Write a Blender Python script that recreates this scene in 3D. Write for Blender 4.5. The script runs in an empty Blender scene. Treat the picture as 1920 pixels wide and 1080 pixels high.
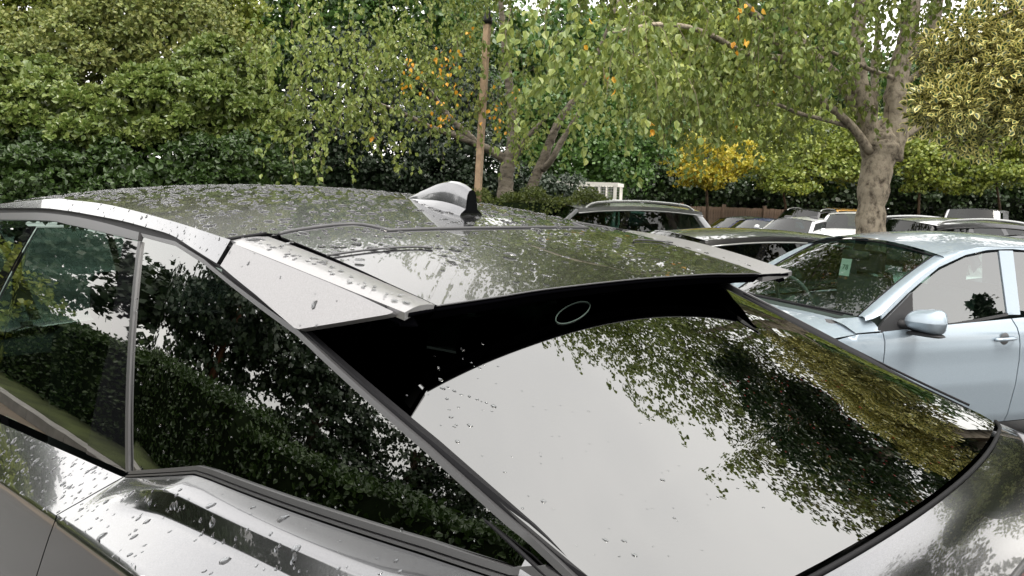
import bpy, math, random
import numpy as np
from math import sin, cos, radians, pi
from mathutils import Matrix, Vector
from mathutils.geometry import delaunay_2d_cdt

rnd = random.Random(7)
rng = np.random.default_rng(7)
SC = bpy.context.scene
COL = SC.collection

# ------------------------------------------------------------------ camera
CAM = np.array([.933, -1.341, 1.646])
YAW, PIT, ROL, FPX = radians(44.92), radians(6.94), radians(1.93), 1463.4
VF = np.array([-sin(YAW)*cos(PIT), cos(YAW)*cos(PIT), -sin(PIT)])
_r = np.array([cos(YAW), sin(YAW), 0.]); _u = np.cross(_r, VF)
VR = cos(ROL)*_r + sin(ROL)*_u
VU = -sin(ROL)*_r + cos(ROL)*_u
HF = np.array([-sin(YAW), cos(YAW), 0.]); HR = _r
cd = bpy.data.cameras.new('camera'); cam = bpy.data.objects.new('camera', cd); COL.objects.link(cam)
cam.matrix_world = Matrix([[VR[i], VU[i], -VF[i], CAM[i]] for i in range(3)] + [[0, 0, 0, 1]])
cd.sensor_width = 36; cd.lens = 36*FPX/1920; cd.clip_start = .02; cd.clip_end = 2000
SC.camera = cam

# ------------------------------------------------------------------ overcast sky and soft sun
SUN_EL, SUN_AZ = radians(64), radians(95)
w = bpy.data.worlds.new('World'); SC.world = w; w.use_nodes = True
nt = w.node_tree; nt.nodes.clear()
out = nt.nodes.new('ShaderNodeOutputWorld'); bg = nt.nodes.new('ShaderNodeBackground')
sky = nt.nodes.new('ShaderNodeTexSky'); sky.sky_type = 'NISHITA'; sky.sun_disc = False
sky.sun_elevation = SUN_EL; sky.sun_rotation = SUN_AZ; sky.dust_density = 4; sky.air_density = 1.2
tc = nt.nodes.new('ShaderNodeTexCoord')
nz = nt.nodes.new('ShaderNodeTexNoise'); nz.inputs['Scale'].default_value = 2.2; nz.inputs['Detail'].default_value = 4
nt.links.new(tc.outputs['Generated'], nz.inputs['Vector'])
cr = nt.nodes.new('ShaderNodeValToRGB')
cr.color_ramp.elements[0].position = .3; cr.color_ramp.elements[0].color = (7.7, 7.5, 7.3, 1)
cr.color_ramp.elements[1].position = .75; cr.color_ramp.elements[1].color = (10.5, 10.1, 9.6, 1)
nt.links.new(nz.outputs['Fac'], cr.inputs['Fac'])
mx = nt.nodes.new('ShaderNodeMix'); mx.data_type = 'RGBA'; mx.inputs['Factor'].default_value = .86
nt.links.new(sky.outputs['Color'], mx.inputs['A']); nt.links.new(cr.outputs['Color'], mx.inputs['B'])
nt.links.new(mx.outputs['Result'], bg.inputs['Color']); bg.inputs['Strength'].default_value = .12
nt.links.new(bg.outputs['Background'], out.inputs['Surface'])
sl = bpy.data.lights.new('sun', 'SUN'); sl.energy = 1.2; sl.angle = radians(25); sl.color = (1, .95, .88)
so = bpy.data.objects.new('sun', sl); COL.objects.link(so)
_sd = Vector((sin(SUN_AZ)*cos(SUN_EL), cos(SUN_AZ)*cos(SUN_EL), sin(SUN_EL)))
so.rotation_euler = _sd.to_track_quat('Z', 'Y').to_euler(); so.location = (0, 0, 40)
SC.view_settings.view_transform = 'Standard'; SC.view_settings.look = 'None'
SC.view_settings.gamma = 1; SC.view_settings.use_curve_mapping = False
SC.view_settings.exposure = 1.5
SC.render.engine = 'CYCLES'
SC.cycles.max_bounces = 8; SC.cycles.transparent_max_bounces = 12
SC.cycles.diffuse_bounces = 3; SC.cycles.glossy_bounces = 5; SC.cycles.transmission_bounces = 6
SC.cycles.caustics_reflective = False; SC.cycles.caustics_refractive = False
SC.cycles.use_denoising = True

# ------------------------------------------------------------------ pixel helpers (1920x1080 frame)
def ray(px, py): return VF + (px-960)/FPX*VR - (py-540)/FPX*VU
def at(px, py, D): return CAM + D*ray(px, py)
def hit(px, py, G, t0=.2, t1=60., n=3000):
    d = ray(px, py); ts = np.geomspace(t0, t1, n); P = CAM + ts[:, None]*d
    g = G(P[:, 0], P[:, 1], P[:, 2]); k = np.nonzero(np.sign(g[:-1]) != np.sign(g[1:]))[0]
    if len(k) == 0: raise ValueError('no hit %s %s' % (px, py))
    k = k[0]; a = g[k]/(g[k]-g[k+1]); return P[k] + a*(P[k+1]-P[k])
def gz(x, y):
    D = (np.asarray(x)-CAM[0])*HF[0] + (np.asarray(y)-CAM[1])*HF[1]
    return -.0145*np.clip(D-5, 0, 60)
def ground_at(px, D, L=None):
    """ground point straight below the direction of image column px at depth D"""
    L = D*(px-960)/FPX if L is None else L
    p = CAM + D*HF + L*HR
    return np.array([p[0], p[1], float(gz(p[0], p[1]))])

# ------------------------------------------------------------------ materials
def newmat(name):
    m = bpy.data.materials.new(name); m.use_nodes = True
    return m, m.node_tree, m.node_tree.nodes['Principled BSDF']
def setp(b, **k):
    for n, v in k.items():
        n = n.replace('_', ' ')
        for i in b.inputs:
            if i.name.lower() == n.lower():
                i.default_value = (*v, 1) if isinstance(v, tuple) and len(v) == 3 else v
M = {}
def mat(name, col, rough=.5, metal=0., noise=None, bump=None, **k):
    m, t, b = newmat(name); setp(b, Base_Color=col, Roughness=rough, Metallic=metal, **k)
    if noise or bump:
        tcn = t.nodes.new('ShaderNodeTexCoord'); n = t.nodes.new('ShaderNodeTexNoise')
        n.inputs['Scale'].default_value = (noise or bump)[0]; n.inputs['Detail'].default_value = 6
        t.links.new(tcn.outputs['Object'], n.inputs['Vector'])
        if noise:
            r = t.nodes.new('ShaderNodeValToRGB')
            lo, hi = noise[1], noise[2]
            r.color_ramp.elements[0].color = (*[c*lo for c in col], 1); r.color_ramp.elements[0].position = .3
            r.color_ramp.elements[1].color = (*[c*hi for c in col], 1); r.color_ramp.elements[1].position = .7
            t.links.new(n.outputs['Fac'], r.inputs['Fac']); t.links.new(r.outputs['Color'], b.inputs['Base Color'])
        if bump:
            n2 = t.nodes.new('ShaderNodeTexNoise'); n2.inputs['Scale'].default_value = bump[0]; n2.inputs['Detail'].default_value = 8
            t.links.new(tcn.outputs['Object'], n2.inputs['Vector'])
            bp = t.nodes.new('ShaderNodeBump'); bp.inputs['Strength'].default_value = bump[1]; bp.inputs['Distance'].default_value = bump[2]
            t.links.new(n2.outputs['Fac'], bp.inputs['Height']); t.links.new(bp.outputs['Normal'], b.inputs['Normal'])
    M[name] = m; return m
def paint(name, col, metal=.55, rough=.32, flake=True, dust=.0, coat=1.5):
    m, t, b = newmat(name)
    setp(b, Base_Color=col, Metallic=metal, Roughness=rough, Coat_Weight=1., Coat_Roughness=.015, Coat_IOR=coat)
    tcn = t.nodes.new('ShaderNodeTexCoord')
    if flake:
        v = t.nodes.new('ShaderNodeTexVoronoi'); v.inputs['Scale'].default_value = 900
        t.links.new(tcn.outputs['Object'], v.inputs['Vector'])
        r = t.nodes.new('ShaderNodeMix'); r.data_type = 'RGBA'
        r.inputs['A'].default_value = (*[c*.9 for c in col], 1); r.inputs['B'].default_value = (*[min(1, c*1.12) for c in col], 1)
        sx = t.nodes.new('ShaderNodeSeparateColor'); t.links.new(v.outputs['Color'], sx.inputs[0])
        t.links.new(sx.outputs[0], r.inputs['Factor']); t.links.new(r.outputs['Result'], b.inputs['Base Color'])
    # faint uneven film of dried water on the clear coat
    n = t.nodes.new('ShaderNodeTexNoise'); n.inputs['Scale'].default_value = 9; n.inputs['Detail'].default_value = 7
    t.links.new(tcn.outputs['Object'], n.inputs['Vector'])
    mr = t.nodes.new('ShaderNodeMapRange'); mr.inputs['From Min'].default_value = .45; mr.inputs['From Max'].default_value = .8
    mr.inputs['To Min'].default_value = .012; mr.inputs['To Max'].default_value = .05+dust
    t.links.new(n.outputs['Fac'], mr.inputs['Value']); t.links.new(mr.outputs['Result'], b.inputs['Coat Roughness'])
    M[name] = m; return m
def glassmat(name, tint, dens=1., rough=.0, wob=0., spec=1.5):
    """car window: mirror-like fresnel reflection over a tinted see-through sheet"""
    m, t, b = newmat(name); t.nodes.remove(b)
    o = t.nodes['Material Output']
    tr = t.nodes.new('ShaderNodeBsdfTransparent'); tr.inputs['Color'].default_value = (*tint, 1)
    gl = t.nodes.new('ShaderNodeBsdfGlossy'); gl.inputs['Roughness'].default_value = rough
    gl.inputs['Color'].default_value = (.97, .98, .97, 1)
    fr = t.nodes.new('ShaderNodeFresnel'); fr.inputs['IOR'].default_value = spec
    # same reflectance from both sides of the sheet
    ge = t.nodes.new('ShaderNodeNewGeometry'); mi = t.nodes.new('ShaderNodeMix'); mi.inputs['A'].default_value = spec; mi.inputs['B'].default_value = 1/spec
    t.links.new(ge.outputs['Backfacing'], mi.inputs['Factor']); t.links.new(mi.outputs['Result'], fr.inputs['IOR'])
    mxs = t.nodes.new('ShaderNodeMixShader')
    t.links.new(fr.outputs['Fac'], mxs.inputs['Fac']); t.links.new(tr.outputs[0], mxs.inputs[1]); t.links.new(gl.outputs[0], mxs.inputs[2])
    t.links.new(mxs.outputs[0], o.inputs['Surface'])
    tcn = t.nodes.new('ShaderNodeTexCoord')
    if wob:
        n = t.nodes.new('ShaderNodeTexNoise'); n.inputs['Scale'].default_value = 3.5; n.inputs['Detail'].default_value = 1
        t.links.new(tcn.outputs['Object'], n.inputs['Vector'])
        bp = t.nodes.new('ShaderNodeBump'); bp.inputs['Strength'].default_value = wob; bp.inputs['Distance'].default_value = .01
        t.links.new(n.outputs['Fac'], bp.inputs['Height'])
        t.links.new(bp.outputs['Normal'], gl.inputs['Normal']); t.links.new(bp.outputs['Normal'], fr.inputs['Normal'])
    M[name] = m; return m

# ------------------------------------------------------------------ objects
PINV = {}
def link(name, me, parent=None, **props):
    o = bpy.data.objects.new(name, me); COL.objects.link(o)
    if parent is not None:
        o.parent = parent
        if parent.name in PINV: o.matrix_parent_inverse = PINV[parent.name]
    for k, v in props.items(): o[k] = v
    return o
def tag(o, label=None, cat=None, group=None, kind=None):
    for k, v in (('label', label), ('category', cat), ('group', group), ('kind', kind)):
        if v: o[k] = v
    return o
def empty(name, loc, rz=0., label=None, cat=None, group=None, world_parts=False):
    o = bpy.data.objects.new(name, None); COL.objects.link(o); o.empty_display_size = .2
    o.location = loc; o.rotation_euler = (0, 0, rz); tag(o, label, cat, group)
    if world_parts:
        PINV[o.name] = (Matrix.Translation(Vector(loc)) @ Matrix.Rotation(rz, 4, 'Z')).inverted()
    return o
def mesh(name, V, F, m=None, smooth=True, mats=None, fm=None):
    me = bpy.data.meshes.new(name); me.from_pydata([tuple(map(float, v)) for v in V], [], [tuple(int(i) for i in f) for f in F])
    for q in (mats or ([m] if m else [])): me.materials.append(q)
    if fm is not None: me.polygons.foreach_set('material_index', np.asarray(fm, np.int32))
    me.polygons.foreach_set('use_smooth', np.full(len(me.polygons), smooth)); me.update()
    return me
def fastmesh(name, V, sizes_faces, m, fm=None, mats=None, smooth=False):
    """V (n,3), sizes_faces (k, c) int array of faces with equal corner count"""
    me = bpy.data.meshes.new(name); k, c = sizes_faces.shape
    me.vertices.add(len(V)); me.vertices.foreach_set('co', np.asarray(V, np.float32).ravel())
    me.loops.add(k*c); me.loops.foreach_set('vertex_index', sizes_faces.astype(np.int32).ravel())
    me.polygons.add(k); me.polygons.foreach_set('loop_start', np.arange(0, k*c, c, dtype=np.int32))
    me.polygons.foreach_set('loop_total', np.full(k, c, np.int32))
    for q in (mats or [m]): me.materials.append(q)
    if fm is not None: me.polygons.foreach_set('material_index', fm.astype(np.int32))
    me.polygons.foreach_set('use_smooth', np.full(k, smooth))
    me.update(calc_edges=True); return me
class MB:
    def __init__(s): s.V = []; s.F = []
    def add(s, V, F):
        n = len(s.V); s.V += [tuple(v) for v in V]; s.F += [tuple(i+n for i in f) for f in F]
    def box(s, c, h, R=None):
        V = [np.array((x*h[0], y*h[1], z*h[2])) for x in (-1, 1) for y in (-1, 1) for z in (-1, 1)]
        if R is not None: V = [R @ v for v in V]
        s.add([v+np.asarray(c) for v in V], [(0, 1, 3, 2), (4, 6, 7, 5), (0, 4, 5, 1), (2, 3, 7, 6), (0, 2, 6, 4), (1, 5, 7, 3)])
    def tube(s, P, R, n=8, caps=True):
        P = np.asarray(P, float); R = np.broadcast_to(np.asarray(R, float), (len(P),))
        T = np.gradient(P, axis=0); T /= np.linalg.norm(T, axis=1)[:, None]+1e-12
        a = np.array((0, 0, 1.)) if abs(T[0][2]) < .9 else np.array((1., 0, 0)); V = []
        for i in range(len(P)):
            b = np.cross(T[i], a); b /= np.linalg.norm(b)+1e-12; a = np.cross(b, T[i])
            for k in range(n):
                an = 2*pi*k/n; V.append(P[i]+R[i]*(cos(an)*a+sin(an)*b))
        F = [(i*n+k, i*n+(k+1) % n, (i+1)*n+(k+1) % n, (i+1)*n+k) for i in range(len(P)-1) for k in range(n)]
        if caps: F += [tuple(range(n))[::-1], tuple((len(P)-1)*n+k for k in range(n))]
        s.add(V, F)
    def grid(s, P, flip=False):
        P = np.asarray(P); n, m = P.shape[:2]
        F = [(i*m+j, i*m+j+1, (i+1)*m+j+1, (i+1)*m+j) for i in range(n-1) for j in range(m-1)]
        s.add(P.reshape(-1, 3), [f[::-1] for f in F] if flip else F)
    def lathe(s, c, axis, prof, n=24):
        """prof list of (radius, offset along axis)"""
        axis = np.asarray(axis, float); axis /= np.linalg.norm(axis)
        a = np.array((0, 0, 1.)) if abs(axis[2]) < .9 else np.array((1., 0, 0)); b = np.cross(axis, a); b /= np.linalg.norm(b); a = np.cross(b, axis)
        V = [np.asarray(c)+r*(cos(2*pi*k/n)*a+sin(2*pi*k/n)*b)+o*axis for r, o in prof for k in range(n)]
        F = [(i*n+k, i*n+(k+1) % n, (i+1)*n+(k+1) % n, (i+1)*n+k) for i in range(len(prof)-1) for k in range(n)]
        s.add(V, F)
    def obj(s, name, m, parent=None, smooth=True, sharp=None, **props):
        me = mesh(name, s.V, s.F, m, smooth)
        if sharp is not None:
            try: me.set_sharp_from_angle(angle=radians(sharp))
            except Exception: pass
        return link(name, me, parent, **props)
def mirror(o, parent=None, name=None):
    """the same part on the other side of a car (local y -> -y)"""
    me = o.data.copy(); me.flip_normals()
    co = np.empty(len(me.vertices)*3, np.float32); me.vertices.foreach_get('co', co); co[1::3] *= -1
    me.vertices.foreach_set('co', co); me.update()
    return link(name or o.name.split('.')[0], me, parent or o.parent)
def spl(P, n=8, closed=False):
    """Catmull-Rom through the points"""
    P = np.asarray(P, float); N = len(P); out = []
    for i in range(N if closed else N-1):
        p1, p2 = P[i % N], P[(i+1) % N]
        p0 = P[(i-1) % N] if closed or i > 0 else 2*p1-p2
        p3 = P[(i+2) % N] if closed or i+2 < N else 2*p2-p1
        for t in np.linspace(0, 1, n, endpoint=False):
            out.append(.5*((2*p1)+(-p0+p2)*t+(2*p0-5*p1+4*p2-p3)*t*t+(-p0+3*p1-3*p2+p3)*t**3))
    if not closed: out.append(P[-1])
    return np.array(out)
def inpoly(pts, poly):
    x, y = pts[:, 0], pts[:, 1]; c = np.zeros(len(pts), bool); n = len(poly); j = n-1
    for i in range(n):
        xi, yi = poly[i]; xj, yj = poly[j]
        if yi != yj: c ^= ((yi > y) != (yj > y)) & (x < (xj-xi)*(y-yi)/(yj-yi)+xi)
        j = i
    return c
def densify(poly, step):
    o = []
    for i in range(len(poly)):
        a, b = np.array(poly[i]), np.array(poly[(i+1) % len(poly)]); n = max(1, int(np.linalg.norm(b-a)/step))
        for k in range(n): o.append(a+(b-a)*k/n)
    return np.array(o)
def patch(name, poly, lift, m, parent, step=.03, outv=(0, -1, .4), depth=.012, off=0.):
    """panel cut to an outline on a smooth surface: lift(a,b)->(n,3); turned-in edge of the given depth"""
    poly = densify(np.asarray(poly, float), step)
    lo, hi = poly.min(0), poly.max(0)
    gx, gy = np.meshgrid(np.arange(lo[0]+step/2, hi[0], step), np.arange(lo[1]+step/2, hi[1], step))
    g = np.stack([gx.ravel(), gy.ravel()], 1)
    if len(g):
        g = g[inpoly(g, poly)]
        if len(g):
            dmin = np.sqrt(((g[:, None, :]-poly[None])**2).sum(-1)).min(1); g = g[dmin > step*.45]
    A = np.concatenate([poly, g]) if len(g) else poly
    n = len(poly)
    vs, es, fs, *_ = delaunay_2d_cdt([Vector(p) for p in A], [(i, (i+1) % n) for i in range(n)], [], 1, 1e-7)
    A = np.array([(v.x, v.y) for v in vs])
    V = lift(A[:, 0], A[:, 1]); e = 1e-4
    N = np.cross((lift(A[:, 0]+e, A[:, 1])-lift(A[:, 0]-e, A[:, 1])), (lift(A[:, 0], A[:, 1]+e)-lift(A[:, 0], A[:, 1]-e)))
    N /= np.linalg.norm(N, axis=1)[:, None]+1e-15
    outv = np.asarray(outv, float)
    if (N @ outv).mean() < 0: N = -N
    V = V+off*N
    F = []
    for f in fs:
        f = list(f); p = np.cross(V[f[1]]-V[f[0]], V[f[2]]-V[f[0]])
        F.append(tuple(f) if p @ N[f[0]] > 0 else tuple(f[::-1]))
    LN = [N[i] for f in F for i in f]
    # turned-in edge along the boundary
    cnt = {}
    for f in F:
        for i in range(len(f)): cnt[(f[i], f[(i+1) % len(f)])] = 1
    bd = [(a, b) for (a, b) in cnt if (b, a) not in cnt]
    V = list(V); base = len(V)
    if depth > 0:
        idx = {}
        for a, b in bd:
            q = []
            for i in (a, b):
                if i not in idx:
                    idx[i] = len(V); V.append(V[i]); V.append(V[i]-depth*N[i])
                q.append(idx[i])
            F.append((q[1], q[0], q[0]+1, q[1]+1))
            en = np.cross(V[b]-V[a], N[a]); en /= np.linalg.norm(en)+1e-15
            LN += [en]*4
    me = mesh(name, V, F, m, True)
    me.normals_split_custom_set([tuple(map(float, q)) for q in LN])
    return link(name, me, parent)
def loft(name, curves, m, parent, flip=False, sharp=40, **pr):
    b = MB(); b.grid(np.array(curves), flip); return b.obj(name, m, parent, sharp=sharp, **pr)

# ================================================================== ground
def asphalt():
    m, t, b = newmat('asphalt'); tcn = t.nodes.new('ShaderNodeTexCoord')
    n = t.nodes.new('ShaderNodeTexNoise'); n.inputs['Scale'].default_value = .35; n.inputs['Detail'].default_value = 8
    n2 = t.nodes.new('ShaderNodeTexNoise'); n2.inputs['Scale'].default_value = 90; n2.inputs['Detail'].default_value = 3
    for q in (n, n2): t.links.new(tcn.outputs['Object'], q.inputs['Vector'])
    r = t.nodes.new('ShaderNodeValToRGB'); r.color_ramp.elements[0].color = (.018, .018, .019, 1); r.color_ramp.elements[1].color = (.055, .053, .05, 1)
    mx = t.nodes.new('ShaderNodeMix'); mx.inputs['Factor'].default_value = .4
    t.links.new(n.outputs['Fac'], mx.inputs['A']); t.links.new(n2.outputs['Fac'], mx.inputs['B'])
    t.links.new(mx.outputs['Result'], r.inputs['Fac']); t.links.new(r.outputs['Color'], b.inputs['Base Color'])
    mr = t.nodes.new('ShaderNodeMapRange'); mr.inputs['From Min'].default_value = .4; mr.inputs['From Max'].default_value = .65; mr.inputs['To Min'].default_value = .38; mr.inputs['To Max'].default_value = .7
    t.links.new(n.outputs['Fac'], mr.inputs['Value']); t.links.new(mr.outputs['Result'], b.inputs['Roughness'])
    bp = t.nodes.new('ShaderNodeBump'); bp.inputs['Strength'].default_value = .4; bp.inputs['Distance'].default_value = .004
    t.links.new(n2.outputs['Fac'], bp.inputs['Height']); t.links.new(bp.outputs['Normal'], b.inputs['Normal'])
    return m
Ds = np.array([-260, -60, -20, 0, 5, 10, 20, 35, 65, 120, 400.]); Ls = np.array([-400, -100, -30, -10, 0, 10, 30, 100, 400.])
G_ = np.array([[[*(CAM+D*HF+l*HR)[:2], 0] for l in Ls] for D in Ds])
G_[..., 2] = gz(G_[..., 0], G_[..., 1])
b = MB(); b.grid(G_, flip=True); b.obj('ground', asphalt(), kind='structure')

# ================================================================== materials in use
paint('grey_paint', (.17, .172, .178), 1., .2)
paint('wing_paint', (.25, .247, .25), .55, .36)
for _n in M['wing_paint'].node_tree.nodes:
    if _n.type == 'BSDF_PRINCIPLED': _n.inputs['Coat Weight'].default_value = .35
paint('black_roof', (.004, .004, .005), 0., .25, flake=False, coat=1.30, dust=-.036)
mat('black_gloss', (.004, .004, .005), .015, IOR=1.9)
mat('gutter', (.016, .016, .017), .55, Specular_IOR_Level=.25)
mat('black_rubber', (.006, .006, .007), .6, Specular_IOR_Level=.2)
mat('dark_trim', (.045, .045, .047), .42)
mat('satin_trim', (.13, .13, .133), .34, .7)
mat('chrome', (.55, .55, .56), .12, 1.)
mat('under_black', (.0015, .0015, .002), .6, Specular_IOR_Level=.0)
mat('cabin_dark', (.012, .012, .013), .8)
mat('cabin_grey', (.06, .06, .062), .8)
mat('tyre', (.012, .012, .013), .75, bump=(40, .3, .01))
mat('rim', (.35, .35, .36), .3, .9)
mat('lamp_red', (.25, .008, .01), .1, Coat_Weight=1.)
mat('lamp_clear', (.6, .62, .63), .08, .3, Coat_Weight=1.)
mat('mirror_glass', (.7, .72, .74), .02, 1.)
glassmat('privacy_glass', (.012, .016, .014), spec=2.6)
glassmat('door_glass', (.11, .16, .135), wob=.03, spec=1.95)
glassmat('clear_glass', (.58, .72, .65), wob=.02, spec=1.75)
m, t, b = newmat('water'); setp(b, Base_Color=(.92, .95, .96), Roughness=.0, IOR=1.45, Transmission_Weight=1.)
M['water'] = m

# ================================================================== foreground SUV (rear spoiler and glass)
TX0 = -1.6
suv = empty('suv_car', (TX0, 0, 0), 0, 'rain-wet dark grey coupe SUV with black roof, split rear spoiler and shark fin aerial', 'car', world_parts=True)
PZ = [0.0020586628907651094, 0.012983063129727258, 0.028563481534229714, -0.028258685149072146, -0.15237847193536977, 1.466354416517618]
def zed(x): return np.polyval(PZ, np.clip(x, -2.95, .15))
def hh(x): return .06+(.012-.06)*np.clip((x+.8)/.8, 0, 1)
def taper(x):
    x = np.asarray(x, float)
    return np.where(x > -.7, .10*(np.clip(x, -.7, .3)+.7)**2, -.03*np.clip(-.7-x, 0, 1.)) + .05*np.clip(x-.3, 0, 1)
def ys(x, z): return .798-.266*(z-1.053)-taper(x)+.175*(z-1.05)*(1.53-z)
def S_(x, y, z): return y+ys(x, z)
def yroof(x): return ys(x, zed(x))-.007
def zroof(x, y): return zed(x)+hh(x)*(1-(y/.65)**2)
def sxz(px, py):
    p = hit(px, py, S_); return (p[0], p[2])
def L_side(s, off=0.):
    return lambda a, b: np.stack([a, s*(-(ys(a, b)+off)), b], 1)
def both(name, poly, m, step=.03, depth=.01, off=0., parent=suv, z=None):
    o = []
    for s in (1, -1):
        o.append(patch(name, poly, L_side(s), m, parent, step, (0, -s, .3), depth, off))
    return o
def L_roof(a, b): return np.stack([a, b, zroof(a, b)], 1)

xs = np.linspace(-2.32, -.548, 40)
seam = [(-.548, -.572), (-.528, -.555), (-.54, -.50), (-.538, -.372), (-.468, -.335), (-.452, -.31), (-.425, 0)]
seam_s = np.array(seam + [(x, -y) for x, y in seam[:-1][::-1]])
front = [(-2.32+.10*(1-(y/.6)**2)*-1, y) for y in np.linspace(yroof(-2.32), -yroof(-2.32), 14)]
roof_poly = [(x, -yroof(x)) for x in xs] + list(seam_s) + [(x, yroof(x)) for x in xs[::-1]] + front[1:-1]
roof = patch('roof', roof_poly, L_roof, M['black_roof'], suv, .035, (0, 0, 1), .012)
# black sheet below the seams so that panel gaps read dark
patch('roof_underlay', [(-2.3, -.60), (-.11, -.575), (-.11, .575), (-2.3, .60)], L_roof, M['black_rubber'], suv, .06, (0, 0, 1), .02, -.014)

# spoiler: centre panel with raised lips, wings, silver side plates
def L_spc(a, b):
    z = zroof(a, b) - np.clip((a+.5)/.465, 0, 1.1)**1.5*np.interp(np.abs(b), [0, .30, .40, .5, .6], [.009, .0105, .0135, .0145, .0145])
    return np.stack([a, b, z], 1)
WIN = .545
trail = [(-.036, -WIN+.004), (-.036, -.5), (-.035, -.36), (-.034, -.2), (-.034, 0)]
trail_s = spl(np.array(trail + [(x, -y) for x, y in trail[:-1][::-1]]), 4)
seam_c = [(x+.007, np.sign(y)*(abs(y)-.0)) for x, y in seam_s if abs(y) < .56]
cpoly = [(x, y) for x, y in seam_c] + [(-.50, .563), (-.29, .556), (-.15, .551)] + [tuple(p) for p in trail_s[::-1]] + [(-.15, -.551), (-.29, -.556), (-.50, -.563)]
spoiler = patch('spoiler', cpoly, L_spc, M['black_roof'], suv, .03, (0, 0, 1), .003)
# stepped crease on the spoiler top
def ridge(name, P, r, m, parent):
    b = MB(); b.tube(P, r, 6); return b.obj(name, m, parent)
for s in (-1, 1):
    P = [(-.325, -.566), (-.327, -.462), (-.315, -.372), (-.296, -.34)]
    P = spl(P, 6); ridge('spoiler_crease', [(x, -s*y, zroof(x, y)+.0005) for x, y in P], .0022, M['dark_trim'], spoiler)
P = spl([(x+.0035, y) for x, y in seam_s if abs(y) < .57], 4)
ridge('seam_seal', [(x, y, zroof(x, y)+.0005) for x, y in P], .0042, M['dark_trim'], spoiler)
for s in (-1, 1):
    def L_wing(a, b, s=s):
        yo = yroof(a); q = np.clip((np.abs(b)-WIN)/(yo-WIN+1e-6), -.2, 1.2); rp = np.clip((a+.5)/.5, 0, 1)
        z = zed(a)+.003*(1-rp)*(1-q) - .0095*rp*(1-q)
        if s < 0: z = z+.005*np.sin(pi*np.clip(q, 0, 1)) - .003*q*q
        else: z = z+.012*q*np.sin(pi*np.clip((a+.62)/.62, 0, 1)) - .014*rp*(1-q)
        return np.stack([a, b, z], 1)
    xw = np.linspace(-.535, .004, 14)
    wp = [(x, s*(yroof(x)-.001)) for x in xw] + [(x-.036*np.clip((x+.3)/.3, 0, 1), s*(WIN+.003+.026*np.clip(-x/.5, 0, 1))) for x in xw[::-1]]
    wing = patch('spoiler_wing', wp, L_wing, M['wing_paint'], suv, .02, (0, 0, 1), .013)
    # seam ridge at the wing's front
    b = MB(); b.tube([(x, s*(yroof(x)+.002), zed(x)-.010) for x in xw[:-1]], .006, 6); b.obj('wing_groove', M['black_rubber'], wing)
    ridge('wing_front_seam', [(-.541, s*y, zroof(-.541, y)+.001) for y in np.linspace(.574, yroof(-.54), 6)], .0035, M['black_rubber'], wing)
    # slim black lip under the trailing edge
    b = MB(); b.tube([(-.036*(1-f_)-.002, s*(WIN+f_*(yroof(0)-.012-WIN)), zed(-.036*(1-f_))-.0095*(1-f_)*.93-.009) for f_ in np.linspace(0, 1, 6)], .004, 6); b.obj('wing_lip', M['under_black'], wing)
_tz = [float(L_spc(np.array([x]), np.array([y]))[0, 2]) for x, y in trail_s]
b = MB(); b.tube([(x-.003, y, z-.008) for (x, y), z in zip(trail_s, _tz)], .0042, 6); b.obj('trailing_lip', M['under_black'], spoiler)
b = MB(); b.grid(np.array([[(x-.004, y, z-.008) for (x, y), z in zip(trail_s, _tz)], [(x-.008, y, z-.016) for (x, y), z in zip(trail_s, _tz)], [(x-.018, y, z-.026) for (x, y), z in zip(trail_s, _tz)]])); b.obj('spoiler_valance', M['under_black'], spoiler)
b = MB(); b.tube([(x+.0005, y, z-.001) for (x, y), z in zip(trail_s, _tz)], .0016, 6); b.obj('trailing_glint', M['satin_trim'], spoiler)  # pale metal tube added as the bright glint along the black trailing edge

# rear glass
PG = np.polyfit([-.5, -.219, .103, .355, .5, .7], [1.495, 1.405, 1.295, 1.212, 1.172, 1.12], 3)
def zge(x): return np.polyval(PG, x)
def hgl(x): return .045+.032*np.clip((.35-x)/.4, 0, 1)
def zgl(x, y): return zge(x)+hgl(x)*(1-(y/.67)**2)
def L_glass(a, b): return np.stack([a, b, zgl(a, b)], 1)
gl_bot = [(.572-.17*y*y, y) for y in np.linspace(-.60, .60, 17)]
gpoly = [(-.40, -.62), (-.24, -.665), (.1, -.664), (.40, -.656), (.47, -.648), (.497, -.63)] + gl_bot + [(.497, .63), (.47, .648), (.40, .656), (.1, .664), (-.24, .665), (-.40, .62)]
rear_glass = patch('rear_glass', gpoly, L_glass, M['privacy_glass'], suv, .03, (0, 0, 1), .006)
# rubber frame round the glass
fr = np.array([(.50, -.655), (.506, -.64)] + [(x+.010, y) for x, y in gl_bot] + [(.506, .64), (.50, .655)])
b = MB(); b.tube([(x, y, zgl(x, y)-.002) for x, y in spl(fr, 3)], .004, 6); b.obj('glass_seal', M['black_rubber'], rear_glass)
# faint ring added on the upper glass as a thin dark green tube
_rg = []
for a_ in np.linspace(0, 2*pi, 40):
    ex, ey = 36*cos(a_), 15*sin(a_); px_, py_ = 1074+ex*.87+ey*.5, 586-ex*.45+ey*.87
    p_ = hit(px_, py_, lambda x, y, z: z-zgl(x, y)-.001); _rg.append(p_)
mat('ring_green', (.03, .05, .04), .6)
b = MB(); b.tube(_rg, .0011, 5, caps=False); b.obj('glass_ring', M['ring_green'], rear_glass)
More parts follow.
